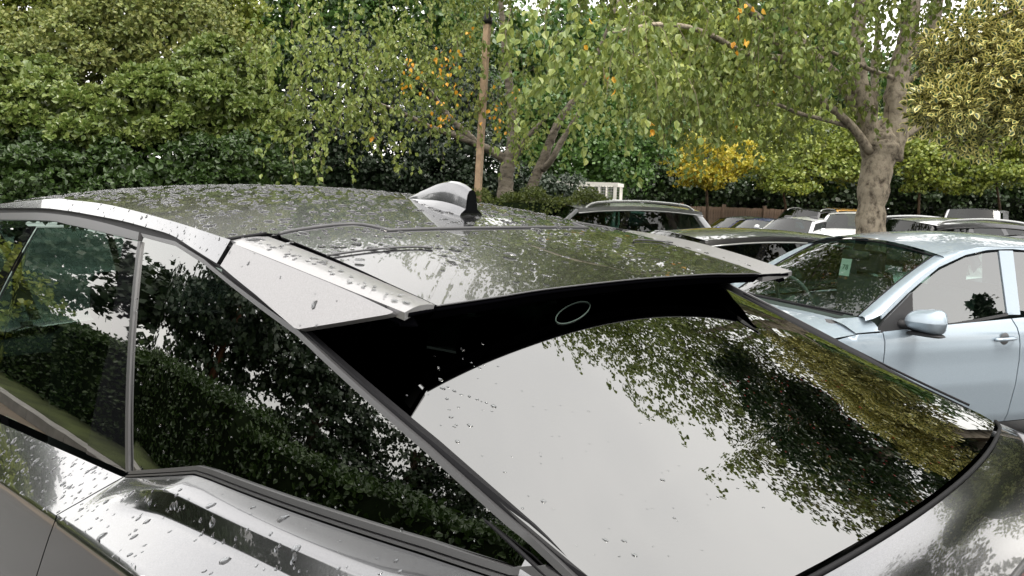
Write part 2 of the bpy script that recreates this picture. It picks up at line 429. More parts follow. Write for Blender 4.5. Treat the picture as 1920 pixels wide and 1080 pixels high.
# spoiler underside, black, running forward and down to the glass
def zun(x, y, f): return (1-f)*(zroof(x, y)-(.028 if abs(y) < .54 else .020))+f*(zgl(x, y)+.004)
b = MB()
U = []
for f in np.linspace(0, 1, 7):
    U.append([(-.052-.20*f**1.2, y, zun(-.052-.20*f**1.2, y, f**1.6)) for y in np.linspace(-.60, .60, 25)])
b.grid(np.array(U)); b.obj('spoiler_underside', M['under_black'], spoiler)
# side fins: silver plate outside, black inside
KP = .47
def ypl(x, z): return ys(x, zed(x))-.002+(zed(x)-z)*KP
def pxz(px, py):
    p = hit(px, py, lambda x, y, z: y+ypl(x, z)); return (p[0], p[2])
sil = [pxz(438, 457), pxz(500, 482.5), pxz(555, 504.5), pxz(620, 531), pxz(680, 557), pxz(737, 584), pxz(735, 587), pxz(724, 590), pxz(640, 604), pxz(560, 617), pxz(552, 615), pxz(480, 553), pxz(413, 498)]
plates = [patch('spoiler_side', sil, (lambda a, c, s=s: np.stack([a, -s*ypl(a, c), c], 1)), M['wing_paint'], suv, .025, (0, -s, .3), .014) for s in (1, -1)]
for o, s in zip(plates, (1, -1)):
    b = MB()
    for (xa, za), (xb, zb_) in zip(sil[:-1], sil[1:]): pass
    q = [(x, -s*(ypl(x, z)-.016), z-.022 if i_ < 7 else z) for i_, (x, z) in enumerate(sil)]
    qi = [(x, -s*(ys(x, z)-.05), z-.026 if i_ < 7 else z-.004) for i_, (x, z) in enumerate(sil)]
    n = len(q); b.add(q+qi, [(i, (i+1) % n, n+(i+1) % n, n+i) for i in range(n)]+[tuple(range(n)), tuple(range(n, 2*n))[::-1]])
    b.obj('fin_inner', M['under_black'], o, smooth=False)
# ------------------------------------------------ side glazing and trim (outlines on the side surface)
A_l = [(0, 383), (83, 374), (138, 376), (197, 383), (255, 396), (317, 413), (360, 426), (433, 450)]
B_l = [(0, 394), (57, 390), (117, 394), (183, 405), (233, 415), (277, 427), (320, 440), (353, 460), (407, 494)]
rail_top = [pxz(*p) for p in A_l]; rail_bot = [pxz(*p) for p in B_l]
ft = [(-2.95, zed(-2.9)-.012), (-2.6, zed(-2.6)-.002)]
rail_top = [p for p in spl(ft+rail_top[1:], 4)]
rail_bot = [p for p in spl([(-2.95, 1.425), (-2.6, 1.512)]+rail_bot[1:], 4)]
for s in (1, -1): patch('roof_rail', rail_top+rail_bot[::-1], (lambda a, c, s=s: np.stack([a, -s*ypl(a, c), c], 1)), M['grey_paint'], suv, .025, (0, -s, .3), .02, .001)
C_l = [(48, 399), (117, 403), (183, 415), (262, 436)]; D_l = [(70, 413), (133, 422), (228, 444), (260, 451)]
c_t = [p for p in spl([(-2.9, 1.425), (-2.6, 1.492)]+[sxz(*p) for p in C_l], 4)]
d_t = [p for p in spl([(-2.9, 1.395), (-2.6, 1.470)]+[sxz(*p) for p in D_l], 4)]
both('door_frame_trim', c_t+d_t[::-1], M['satin_trim'], .03, .012, .002)
rec = rail_bot + [sxz(413, 500), sxz(385, 490), sxz(330, 456), sxz(268, 441)] + c_t[::-1]
both('roof_gutter', [(x, z+.002) if i < len(rail_bot) else (x, z-.004) for i, (x, z) in enumerate(rec)], M['gutter'], .03, .004, -.012)
# windows
p1, p2 = np.array(sxz(72, 415)), np.array(sxz(0, 545)); dv = (p2-p1)/(p2[1]-p1[1])
def bpl(z): return p1+dv*(z-p1[1])
zb_front = .925
doorglass = [tuple(bpl(1.500)), sxz(133, 425), sxz(231, 447), sxz(205, 640), sxz(160, 851), sxz(0, 778), tuple(bpl(.918))]
if doorglass[-1][0] > doorglass[-2][0]: doorglass.pop(-2)
both('door_glass', doorglass, M['door_glass'], .04, .004, -.006)
both('door_applique', [sxz(231.5, 447), sxz(259, 453), sxz(236, 885), sxz(160.5, 851), sxz(205.5, 640)], M['black_gloss'], .03, .004, -.001)
both('seam_trim', [sxz(260, 452), sxz(265, 453), sxz(243, 884), sxz(237, 886)], M['satin_trim'], .03, .006, .002)
bw = .085
both('pillar_applique', [tuple(bpl(1.502)), tuple(bpl(.92)), tuple(bpl(.92)-[bw+.03, 0]), tuple(bpl(1.5)-[bw, .003])], M['black_gloss'], .03, .004, .001)
fg = [tuple(bpl(1.498)-[bw+.006, 0]), tuple(bpl(.925)-[bw+.036, 0]), (-2.72, .905), (-3.0, .955), (-2.86, 1.19), (-2.62, 1.43)]
both('front_door_glass', fg, M['door_glass'], .04, .004, -.006)
q_up = [(271, 445), (330, 461), (385, 496), (413, 519), (560, 628), (800, 845), (1000, 1025)]
qg = [sxz(*p) for p in [(264, 452), (267, 445)]+q_up+[(1021, 1048), (1022, 1058), (1012, 1067), (985, 1067), (802, 1013), (562, 939), (402, 882), (372, 874), (246, 883)]]
both('quarter_glass', qg, M['privacy_glass'], .03, .003, -.003)
# sealing sheet behind the quarter glass edge (rounded rear corner and gap to the rear glass)
def strip(name, up, lo, m, off=.003, depth=.008, step=.02):
    P = [sxz(*p) for p in up]+[sxz(*p) for p in lo[::-1]]
    return both(name, P, m, step, depth, off)
up1 = [(267, 438), (330, 453), (385, 487), (413, 510.5), (560, 618), (802, 834), (960, 975), (1075, 1077), (1160, 1150)]
lo1 = [(270, 445), (330, 461), (385, 496), (413, 519), (558, 629), (798, 846), (955, 988), (1062, 1083), (1140, 1150)]
strip('quarter_trim', up1, lo1, M['satin_trim'], .003)
up2 = [(246, 883), (372, 873), (402, 881), (562, 938), (802, 1012), (960, 1063), (1022, 1060), (1060, 1084)]
lo2 = [(243, 889), (371, 881.5), (400, 890), (561, 949.5), (801, 1026), (958, 1077), (1015, 1085), (1050, 1090)]
strip('waist_trim', up2, lo2, M['satin_trim'], .004)
lo3 = [(242, 891), (371, 883.5), (399, 892.5), (560.5, 953), (800, 1030), (957, 1081), (1013, 1089), (1050, 1094)]
lo4 = [(240, 894), (370, 887.5), (398, 897), (560, 958), (799, 1036), (955, 1088), (1010, 1096), (1050, 1101)]
strip('waist_bead', lo3, lo4, M['satin_trim'], .006)
both('waist_seal', [sxz(*p) for p in up2]+[sxz(*p) for p in lo4[::-1]], M['black_rubber'], .03, .01, -.004)
# black gap sheet beside the rear pillar trim
gapo = [(411, 499), (560, 614), (804, 826), (1085, 1072), (1160, 1140)]
both('pillar_seal', [sxz(*p) for p in gapo]+[sxz(*p) for p in [(1150, 1150), (1062, 1085), (798, 848), (560, 630), (410, 517)]], M['black_rubber'], .03, .03, -.006)

# ------------------------------------------------ body sides below the waist
_q = [sxz(*p) for p in lo4[:6]]; _d = [sxz(*p) for p in [(0, 790), (155, 857.5), (232, 891)]]
zbx = [-4.2, -3.2, -2.9]+[p[0] for p in _d]+[p[0] for p in _q]+[.42, .62, .8]
zbz = [.86, .88, .885]+[p[1] for p in _d]+[p[1] for p in _q]+[1.148, 1.135, 1.10]
def _sm(f, x, d): return sum(f(np.asarray(x, float)+q) for q in np.linspace(-d, d, 7))/7
def zbelt(x): return _sm(lambda v: np.interp(v, zbx, zbz), x, .012)
def zcre(x): return _sm(lambda v: np.interp(v, [-4.2, -3, -2.4, -1.31, -.60, -.2, .1, .4, .6, .8], [.77, .78, .80, .893, 1.0, 1.055, 1.062, 1.05, 1.02, .98]), x, .12)
def ycre(x): return _sm(lambda v: np.interp(v, [-4.2, -3.9, -3.4, -2.8, -1.3, -.60, -.2, .1, .35, .5, .6, .72, .8], [.55, .74, .86, .895, .912, .925, .932, .922, .885, .85, .82, .77, .72]), x, .10)
WU = .42
def body_pt(x, w):
    """w = 0 at the waist, -WU at the shoulder crease, then 1:1 in height down to the sill"""
    x, w = np.broadcast_arrays(np.asarray(x, float), np.asarray(w, float))
    zb, zc, yc = zbelt(x), zcre(x), ycre(x); yb = np.minimum(ys(x, zb)+.004, yc-.03)
    t = np.clip(-w/WU, -.1, 1.1); e_ = np.clip((x+.66)/.26, 0, 1)*np.clip((.45-x)/.3, 0, 1); e_ = e_*e_*(3-2*e_)
    prof = lambda q: np.interp(q, [-.3, 0, .15, .62, 1, 1.3], [-.72, 0, .33, .43, 1, 1.44])
    g = (1-e_)*(t+.02*np.sin(pi*t))+e_*_sm(prof, t, .06)
    z = np.where(w > -WU, zb+(zc-zb)*t, zc+(w+WU))
    u = np.clip((-w-WU)/(zc-.3), 0, 1)
    lower = yc+_sm(lambda v: np.interp(v, [-.1, 0, .12, .3, .55, .75, 1], [0, 0, .012, .028, .034, .018, -.04]), u, .04)-.012*np.exp(-np.abs(w+WU)/.006)*(w <= -WU)
    return np.where(w > -WU, yb+(yc-yb)*g, lower), z
def z2w(x, z):
    zb, zc = zbelt(x), zcre(x); return np.where(z > zc, -WU*(zb-z)/(zb-zc), z-zc-WU)
def ybody(x, z): return body_pt(x, z2w(x, z))[0]
def L_body(s):
    def f(a, w):
        y, z = body_pt(a, w); return np.stack([a, -s*y, z], 1)
    return f
def arch(xc, r, x0, x1, n=14):
    return [(xc+r*cos(a), .34+r*sin(a)) for a in np.linspace(0, pi, n) if True]
AX_R, AX_F, WR = -.21, -3.06, .365
gap = .003
def seamx(z): return -.70-(1.05-z)*.56
def side_panel(name, poly):
    P = densify(np.array(poly), .03); P = np.stack([P[:, 0], z2w(P[:, 0], P[:, 1])], 1)
    for s in (1, -1): patch(name, P, L_body(s), M['grey_paint'], suv, .022, (0, -s, .4), .014)
zz = np.linspace(zbelt(-.7)-.001, .62, 12)
qx = np.linspace(-.695, .66, 40)
qp = [(x, zbelt(x)-.001) for x in qx] + [(.66, .9), (.66, .5), (.5, .34)] + arch(AX_R, .40, 0, 0)[0:] + [(-.66, .34), (-.70, .30), (-.94, .30)] + [(seamx(z)+gap, z) for z in np.concatenate([[.30, .45], zz[::-1]])]
side_panel('quarter_panel', qp)
dx = np.linspace(-1.86, -.706, 24)
dp = [(x, zbelt(x)-.001) for x in dx] + [(seamx(z)-gap, z) for z in np.concatenate([zz, [.45, .33]])] + [(-1.9, .33), (-1.93, .6)]
side_panel('rear_door', dp)
dx = np.linspace(-2.98, -1.868, 24)
side_panel('front_door', [(x, zbelt(x)-.001) for x in dx] + [(-1.938, .6), (-1.908, .33), (-2.6, .33), (-2.75, .6)])
fx = np.linspace(-3.85, -2.99, 20)
side_panel('front_wing', [(x, zbelt(x)-.001) for x in fx] + [(-2.758, .6), (-2.606, .33)] + arch(AX_F, .40, 0, 0) + [(-3.7, .34), (-3.85, .5)])
# sills and inner body so nothing is hollow
for s in (1, -1):
    b = MB(); b.grid([[(x, -s*(ybody(x, .31)-.01*k), .31-.04*k) for k in range(3)] for x in np.linspace(-2.6, -.66, 12)]); b.obj('sill', M['dark_trim'], suv)
b = MB(); b.box((-1.6, 0, .27), (2.2, .80, .06)); b.box((.1, 0, .55), (.5, .74, .22)); b.box((-3.2, 0, .55), (.55, .60, .22)); b.obj('underbody', M['cabin_dark'], suv, smooth=False)
for s in (1, -1):
    b = MB()
    b.grid([[(x, -s*(ybody(x, z)-.05), z) for z in np.linspace(.34, zbelt(x)-.03, 6)] for x in np.linspace(-2.9, -.62, 16)])
    b.obj('inner_door', M['cabin_dark'], suv)
# tail: deck below the glass, tailgate, lamp bar, bumper
ss = np.linspace(-1, 1, 41)
def inner_c(s): return np.stack([.586-.17*(.66*s)**2*1.0-.012*np.abs(s)**8, .668*s, zgl(.586-.17*(.66*s)**2, .655*s)-.004], 1)
def lip_c(s): return np.stack([.682-.09*np.abs(s)**3, .775*s, 1.090-.01*s*s], 1)
I, Lp = inner_c(ss), lip_c(ss)
rows = [I+(Lp-I)*f+np.array([0, 0, 1])*.012*sin(pi*f) for f in np.linspace(0, 1, 7)]
deck = loft('tail_deck', rows, M['grey_paint'], suv, flip=True)
b = MB(); b.tube(Lp+[.002, 0, -.004], .006, 6); b.obj('deck_edge', M['satin_trim'], deck)
rows = [Lp+[0.0, 0, -.012], np.stack([.676-.10*abs(ss)**3, .80*ss, 1.04-.01*ss*ss], 1), np.stack([.68-.14*abs(ss)**3, .82*ss, .98+0*ss], 1)]
loft('lamp_bar', rows, M['lamp_red'], suv, flip=True)
rows = [np.stack([.685-.15*abs(ss)**3, .815*ss, .985+0*ss], 1), np.stack([.74-.17*abs(ss)**3, .85*ss, .86+0*ss], 1), np.stack([.80-.2*abs(ss)**3, .86*ss, .66+0*ss], 1), np.stack([.82-.22*abs(ss)**3, .86*ss, .5+0*ss], 1), np.stack([.76-.22*abs(ss)**3, .84*ss, .28+0*ss], 1)]
loft('rear_bumper', rows, M['grey_paint'], suv, flip=True)
for s in (1, -1):   # corner between quarter panel and tail deck
    xq = np.linspace(.30, .62, 12)
    top = np.stack([xq, -s*np.interp(xq, [.3, .5, .62], [.662, .668, .70]), np.interp(xq, [.3, .45, .62], [1.20, 1.172, 1.135])], 1)
    low = np.stack([xq, -s*(ys(xq, zbelt(xq))+.006), zbelt(xq)-.002], 1)
    loft('corner_panel', [top, .5*(top+low)+[0, -s*.004, .003], low], M['grey_paint'], suv, flip=(s < 0))
    # rounded body corner from the quarter panel round to the tail
    zc_ = np.linspace(1.10, .34, 9)
    rows_ = []
    for f_ in np.linspace(0, 1, 5):
        rows_.append([(float(np.interp(f_, [0, .5, 1], [.645, .655, .60])) if z > .95 else float(np.interp(f_, [0, .5, 1], [.645, .69, .66])), -s*float(np.interp(f_, [0, .5, 1], [ybody(.645, min(z, 1.08))-.002, .80, .76])), z) for z in zc_])
    loft('body_corner', rows_, M['grey_paint'], suv, flip=(s < 0))
# far side pillar strip standing proud of the glass
for s in (1, -1):
    px_ = [-.15, -.05, .10, .25, .36, .44] if s < 0 else [-.2, 0, .2, .36]
    P = [(x, -s*(.672 if s < 0 else .67), zge(x)+(.004 if s < 0 else -.03)) for x in px_]
    b = MB(); b.tube(spl(P, 5), .003, 6); b.obj('pillar_bead', M['black_rubber' if s < 0 else 'black_rubber'], suv)
# front: windscreen, bonnet, nose
yy = np.linspace(-1, 1, 15)
wt = np.stack([-2.43-.0*yy+.1*yy**2, yy*yroof(-2.35), zroof(-2.38+.05*yy**2, yy*.6)-.004], 1)
wb = np.stack([-3.12+.16*yy**2, yy*.72, .99-.03*yy**2], 1)
loft('windscreen', [wt+(wb-wt)*f+np.array([0, 0, .02*sin(pi*f)]) for f in np.linspace(0, 1, 8)], M['clear_glass'], suv)
hb = [np.stack([-3.06+.16*yy**2, yy*.76, .985-.05*yy**2], 1), np.stack([-3.45+.1*yy**2, yy*.78, .95-.05*yy**2], 1), np.stack([-3.80+.12*yy**2, yy*.74, .84-.06*yy**2], 1), np.stack([-3.92+.15*yy**2, yy*.72, .76-.05*yy**2], 1)]
loft('bonnet', hb, M['grey_paint'], suv)
nb = [np.stack([-3.92+.16*yy**2, yy*.73, .755-.05*yy**2], 1), np.stack([-3.98+.2*yy**2, yy*.80, .6+0*yy], 1), np.stack([-3.95+.2*yy**2, yy*.83, .4+0*yy], 1), np.stack([-3.88+.2*yy**2, yy*.80, .22+0*yy], 1)]
loft('front_bumper', nb, M['grey_paint'], suv)
for s in (1, -1):
    b = MB(); b.grid([[(-3.86+.10*k, -s*(.60+.05*k), .74-.03*j) for k in range(4)] for j in range(3)]); b.obj('headlight', M['lamp_clear'], suv)
    P = spl([(-3.0, -s*.775, .955), (-2.78, -s*.72, 1.24), (-2.62, -s*.655, 1.40), (-2.5, -s*.645, 1.47)], 6)
    b = MB(); b.tube(P, .028, 8); b.obj('front_pillar', M['grey_paint'], suv)
    b = MB(); b.lathe((-2.82, -s*1.0, 1.0), (1, 0, 0), [(.0, -.09), (.05, -.085), (.085, -.03), (.09, .04), (.085, .05)], 14); b.tube([(-2.82, -s*.8, .96), (-2.82, -s*.95, .98)], .025, 8); mo = b.obj('door_mirror', M['grey_paint'], suv)
    b = MB(); b.lathe((-2.82, -s*1.0, 1.0), (1, 0, 0), [(.083, .046), (0, .046)], 14); b.obj('mirror_glass', M['mirror_glass'], mo)
    for xh in (-2.45, -1.6):
        b = MB(); b.tube(spl([(xh-.11, -s*(ybody(xh, .80)+.005), .80), (xh-.07, -s*(ybody(xh, .80)+.03), .803), (xh+.07, -s*(ybody(xh, .80)+.03), .809), (xh+.11, -s*(ybody(xh, .80)+.005), .811)], 4), .011, 8); b.obj('door_handle', M['grey_paint'], suv)
    for xa in (AX_R, AX_F):
        b = MB(); b.lathe((xa, -s*.80, WR), (0, -s, 0), [(.24, .12), (.30, .125), (.345, .11), (.365, .06), (.365, -.06), (.34, -.1), (.2, -.1)], 28); wh = b.obj('tyre', M['tyre'], suv)
        b = MB(); b.lathe((xa, -s*.80, WR), (0, -s, 0), [(.0, .10), (.06, .105), (.07, .08), (.22, .09), (.25, .118), (.25, .0)], 28)
        for k in range(5):
            a = 2*pi*k/5; b.tube([(xa+.05*cos(a), -s*.90, WR+.05*sin(a)), (xa+.235*cos(a), -s*.91, WR+.235*sin(a))], .03, 6)
        b.obj('wheel_rim', M['rim'], wh)
        b = MB(); b.grid([[(xa+.41*cos(a), -s*yv, .34+.41*sin(a)) for yv in (.86, .55)] for a in np.linspace(0, pi, 14)]); b.obj('wheel_housing', M['cabin_dark'], suv)
# cabin: seats, headrests, headlining, parcel shelf
def cushion(name, c, h, rot=0., m='cabin_dark', parent=suv):
    b = MB(); R = np.array([[cos(rot), 0, sin(rot)], [0, 1, 0], [-sin(rot), 0, cos(rot)]])
    b.box(c, h, R); o = b.obj(name, M[m], parent); md = o.modifiers.new('b', 'BEVEL'); md.width = min(h)*.8; md.segments = 3; return o
for yv in (-.36, .36):
    f = cushion('front_seat', (-2.05, yv, .80), (.09, .24, .36), .25, 'cabin_grey'); cushion('headrest', (-1.94, yv, 1.24), (.05, .13, .09), .15, 'cabin_grey', f)
    cushion('seat_base', (-2.35, yv, .50), (.26, .25, .08), 0, 'cabin_grey')
r_ = cushion('rear_seat', (-1.02, 0, .80), (.09, .62, .32), .35, 'cabin_grey')
for yv in (-.4, 0, .4): cushion('headrest', (-.90, yv, 1.17), (.045, .12, .075), .2, 'cabin_grey', r_)
cushion('rear_bench', (-1.35, 0, .50), (.26, .62, .08), 0, 'cabin_grey')
b = MB(); b.grid([[(x, y, zroof(x, y)-.05) for y in np.linspace(-.58, .58, 7)] for x in np.linspace(-2.3, -.3, 8)]); b.obj('headlining', M['cabin_grey'], suv)
b = MB(); b.box((-.3, 0, .98), (.42, .58, .01)); b.obj('parcel_shelf', M['cabin_dark'], suv, smooth=False)
b = MB(); b.tube([(-2.55+.05*cos(a), .36+.18*sin(a), .92+.17*cos(a)) for a in np.linspace(0, 2*pi, 25)], .014, 8, caps=False); b.obj('steering_wheel', M['cabin_dark'], suv)
b = MB(); b.box((-2.85, 0, .84), (.25, .66, .10)); b.obj('dashboard', M['cabin_dark'], suv, smooth=False)

# shark fin aerial
st = np.linspace(0, 1, 22); FX = -.822+.262*st
def fin_sec(k):
    s_ = st[k]; x = FX[k]; z0 = zroof(x, 0)
    hgt = float(np.interp(s_, [0, .12, .3, .5, .65, .8, .92, 1], [.001, .016, .036, .060, .073, .077, .074, .066]))
    wb_ = float(np.interp(s_, [0, .2, .6, .85, 1], [.003, .022, .040, .042, .038])); wt_ = float(np.interp(s_, [0, .3, 1], [.001, .005, .010]))
    P = []
    for (fw, fz) in [(1, 0), (1.0, .07), (.9, .15), (.52, .30), (.46, .6), (.40, .80), (.24, .95), (0, 1)]:
        P.append((wb_*fw, z0-.004+fz*(hgt+.004)))
    return x, P
secs = []
for k in range(len(st)):
    x, P = fin_sec(k); lean = .012*st[k]
    secs.append([(x-(z-P[0][1])*0, -w_, z) for w_, z in P]+[(x, w_, z) for w_, z in P[-2::-1]])
b = MB(); b.grid(np.array(secs)); n = len(secs[-1]); b.add(secs[-1], [tuple(range(n))]); fin = b.obj('aerial_fin', M['grey_paint'], suv, sharp=35)
x, P = fin_sec(21); x1, P1 = fin_sec(17)
b = MB(); b.add([(x+.0015, -w_*.92, z) for w_, z in P[2:]]+[(x+.0015, w_*.92, z) for w_, z in P[-2:1:-1]], [tuple(range(2*len(P[2:])-1))]); b.obj('fin_rear', M['black_gloss'], fin, smooth=False)

# rain drops
def drops(name, P, N, T, a, el, parent, hmul=.30):
    n = len(P); B = np.cross(N, T); k = 8; an = np.arange(k)*2*pi/k
    V = np.zeros((n, 2*k+1, 3)); jit = rng.uniform(.75, 1.25, (n, k)); 
    for ri, (fr_, fh) in enumerate(((1., -.1), (.66, .72))):
        V[:, ri*k:(ri+1)*k] = P[:, None]+(a[:, None]*fr_*jit*np.cos(an))[..., None]*T[:, None]*el[:, None, None]+(a[:, None]*fr_*jit*np.sin(an))[..., None]*B[:, None]+(a*hmul*fh)[:, None, None]*N[:, None]
    V[:, 2*k] = P+(a*hmul)[:, None]*N
    q = [(i, (i+1) % k, k+(i+1) % k) for i in range(k)]+[(i, k+(i+1) % k, k+i) for i in range(k)]+[(k+i, k+(i+1) % k, 2*k) for i in range(k)]
    F = (np.arange(n)[:, None, None]*(2*k+1)+np.array(q)[None]).reshape(-1, 3)
    return link(name, fastmesh(name, V.reshape(-1, 3), F, M['water'], smooth=True), parent, kind='stuff')
def surf_drops(name, lift, a, bb, rad, parent, tdir, outv, el=1.4, hmul=.3):
    e = 1e-4; P = lift(a, bb)
    N = np.cross(lift(a+e, bb)-lift(a-e, bb), lift(a, bb+e)-lift(a, bb-e)); N /= np.linalg.norm(N, axis=1)[:, None]
    if (N @ np.asarray(outv, float)).mean() < 0: N = -N
    T = np.asarray(tdir, float)[None]-(N @ np.asarray(tdir, float))[:, None]*N
    ang = rng.normal(0, .5, len(P)); T /= np.linalg.norm(T, axis=1)[:, None]; B = np.cross(N, T)
    T = np.cos(ang)[:, None]*T+np.sin(ang)[:, None]*B
    return drops(name, P, N, T, rad, rng.uniform(1., el, len(P)), parent, hmul)
n = 3600
a = rng.uniform(-2.3, -.05, n); bb = rng.uniform(-.63, .63, n)
keep = rng.random(n) < np.interp(a, [-2.3, -.8, -.5, -.35, -.2, 0], [1., 1., .75, .35, .12, .05])
keep &= np.abs(bb) < .63
a, bb = a[keep], bb[keep]
surf_drops('raindrops', L_roof, a, bb, np.clip(rng.lognormal(-5.42, .42, len(a)), .002, .009), roof, HR, (0, 0, 1), 1.9, .42)
def side_drops(name, lift, poly, n, parent, r=(-5.9, .4), outv=(0, -1, .4), el=1.5, tdir=(0, 0, 1)):
    poly = np.array(poly); lo, hi = poly.min(0), poly.max(0); g = rng.uniform(lo, hi, (n*4, 2)); g = g[inpoly(g, poly)][:n]
    return surf_drops(name, lift, g[:, 0], g[:, 1], np.clip(rng.lognormal(r[0], r[1], len(g)), .0012, .009), parent, tdir, outv, el)
side_drops('raindrops', lambda a, c: np.stack([a, -ypl(a, c), c], 1), sil, 10, suv, (-5.9, .5))
side_drops('raindrops', lambda a, c: np.stack([a, -ypl(a, c)-.001, c], 1), rail_top+rail_bot[::-1], 220, suv, (-6.1, .4), tdir=(1, 0, 0))
side_drops('raindrops', L_side(1, -.002), qg, 130, suv, (-6.7, .4))
side_drops('raindrops', L_body(1), [(x, -.02) for x in np.linspace(-.69, .5, 20)]+[(x, -WU) for x in np.linspace(.5, -.72, 20)], 260, suv, (-5.75, .4))
side_drops('raindrops', L_body(1), [(x, -.01) for x in np.linspace(-1.6, -.71, 20)]+[(x, -WU) for x in np.linspace(-.74, -1.6, 20)], 220, suv, (-5.75, .4))
side_drops('raindrops', L_glass, [(.0, -.64), (.45, -.63), (.5, -.2), (.2, -.3), (0, -.45)], 70, suv, (-6.7, .4), (0, 0, 1), 1.5, (1, 0, 0))
side_drops('raindrops', L_roof, [(-.5, -.635), (-.02, -.625), (-.02, -.59), (-.5, -.59)], 60, suv, (-5.9, .5), (0, 0, 1))
# a run of drops that trickled down the rear glass
q = [hit(px, py, lambda x, y, z: z-zgl(x, y)) for px, py in [(815, 668), (822, 690), (826, 712), (830, 728), (838, 748), (842, 768), (846, 782), (852, 800), (858, 828), (840, 726), (852, 733), (865, 740), (880, 743), (895, 749), (912, 755), (926, 762), (868, 673), (884, 680), (899, 690), (881, 798), (1019, 940), (1190, 1041), (980, 953), (868, 655), (905, 645)]]
q = np.array(q); surf_drops('raindrops', L_glass, q[:, 0], q[:, 1], rng.uniform(.0018, .0042, len(q)), rear_glass, (1, 0, 0), (0, 0, 1), 1.6)

# ================================================================== other parked cars
glassmat('car_glass', (.20, .30, .26), wob=.02, spec=2.4)
glassmat('dark_glass', (.03, .045, .04), spec=1.5)
glassmat('row_glass', (.16, .26, .23), wob=.02, spec=1.5)
glassmat('screen_glass', (.50, .66, .58), wob=.02, spec=1.6)
def wheel(parent, c, r, s, wid=.19):
    b = MB(); h = wid/2
    b.lathe(c, (0, s, 0), [(r*.62, h*.9), (r*.8, h), (r*.95, h*.85), (r, h*.4), (r, -h*.4), (r*.93, -h), (r*.5, -h)], 22); ty = b.obj('tyre', M['tyre'], parent)
    b = MB(); b.lathe(c, (0, s, 0), [(0, h*.75), (r*.15, h*.8), (r*.18, h*.55), (r*.58, h*.7), (r*.65, h*.95), (r*.65, 0)], 22)
    for k in range(5):
        a = 2*pi*k/5; b.tube([np.array(c)+(r*.12*cos(a), s*h*.75, r*.12*sin(a)), np.array(c)+(r*.6*cos(a), s*h*.85, r*.6*sin(a))], r*.075, 5)
    b.obj('wheel_rim', M['rim'], ty)
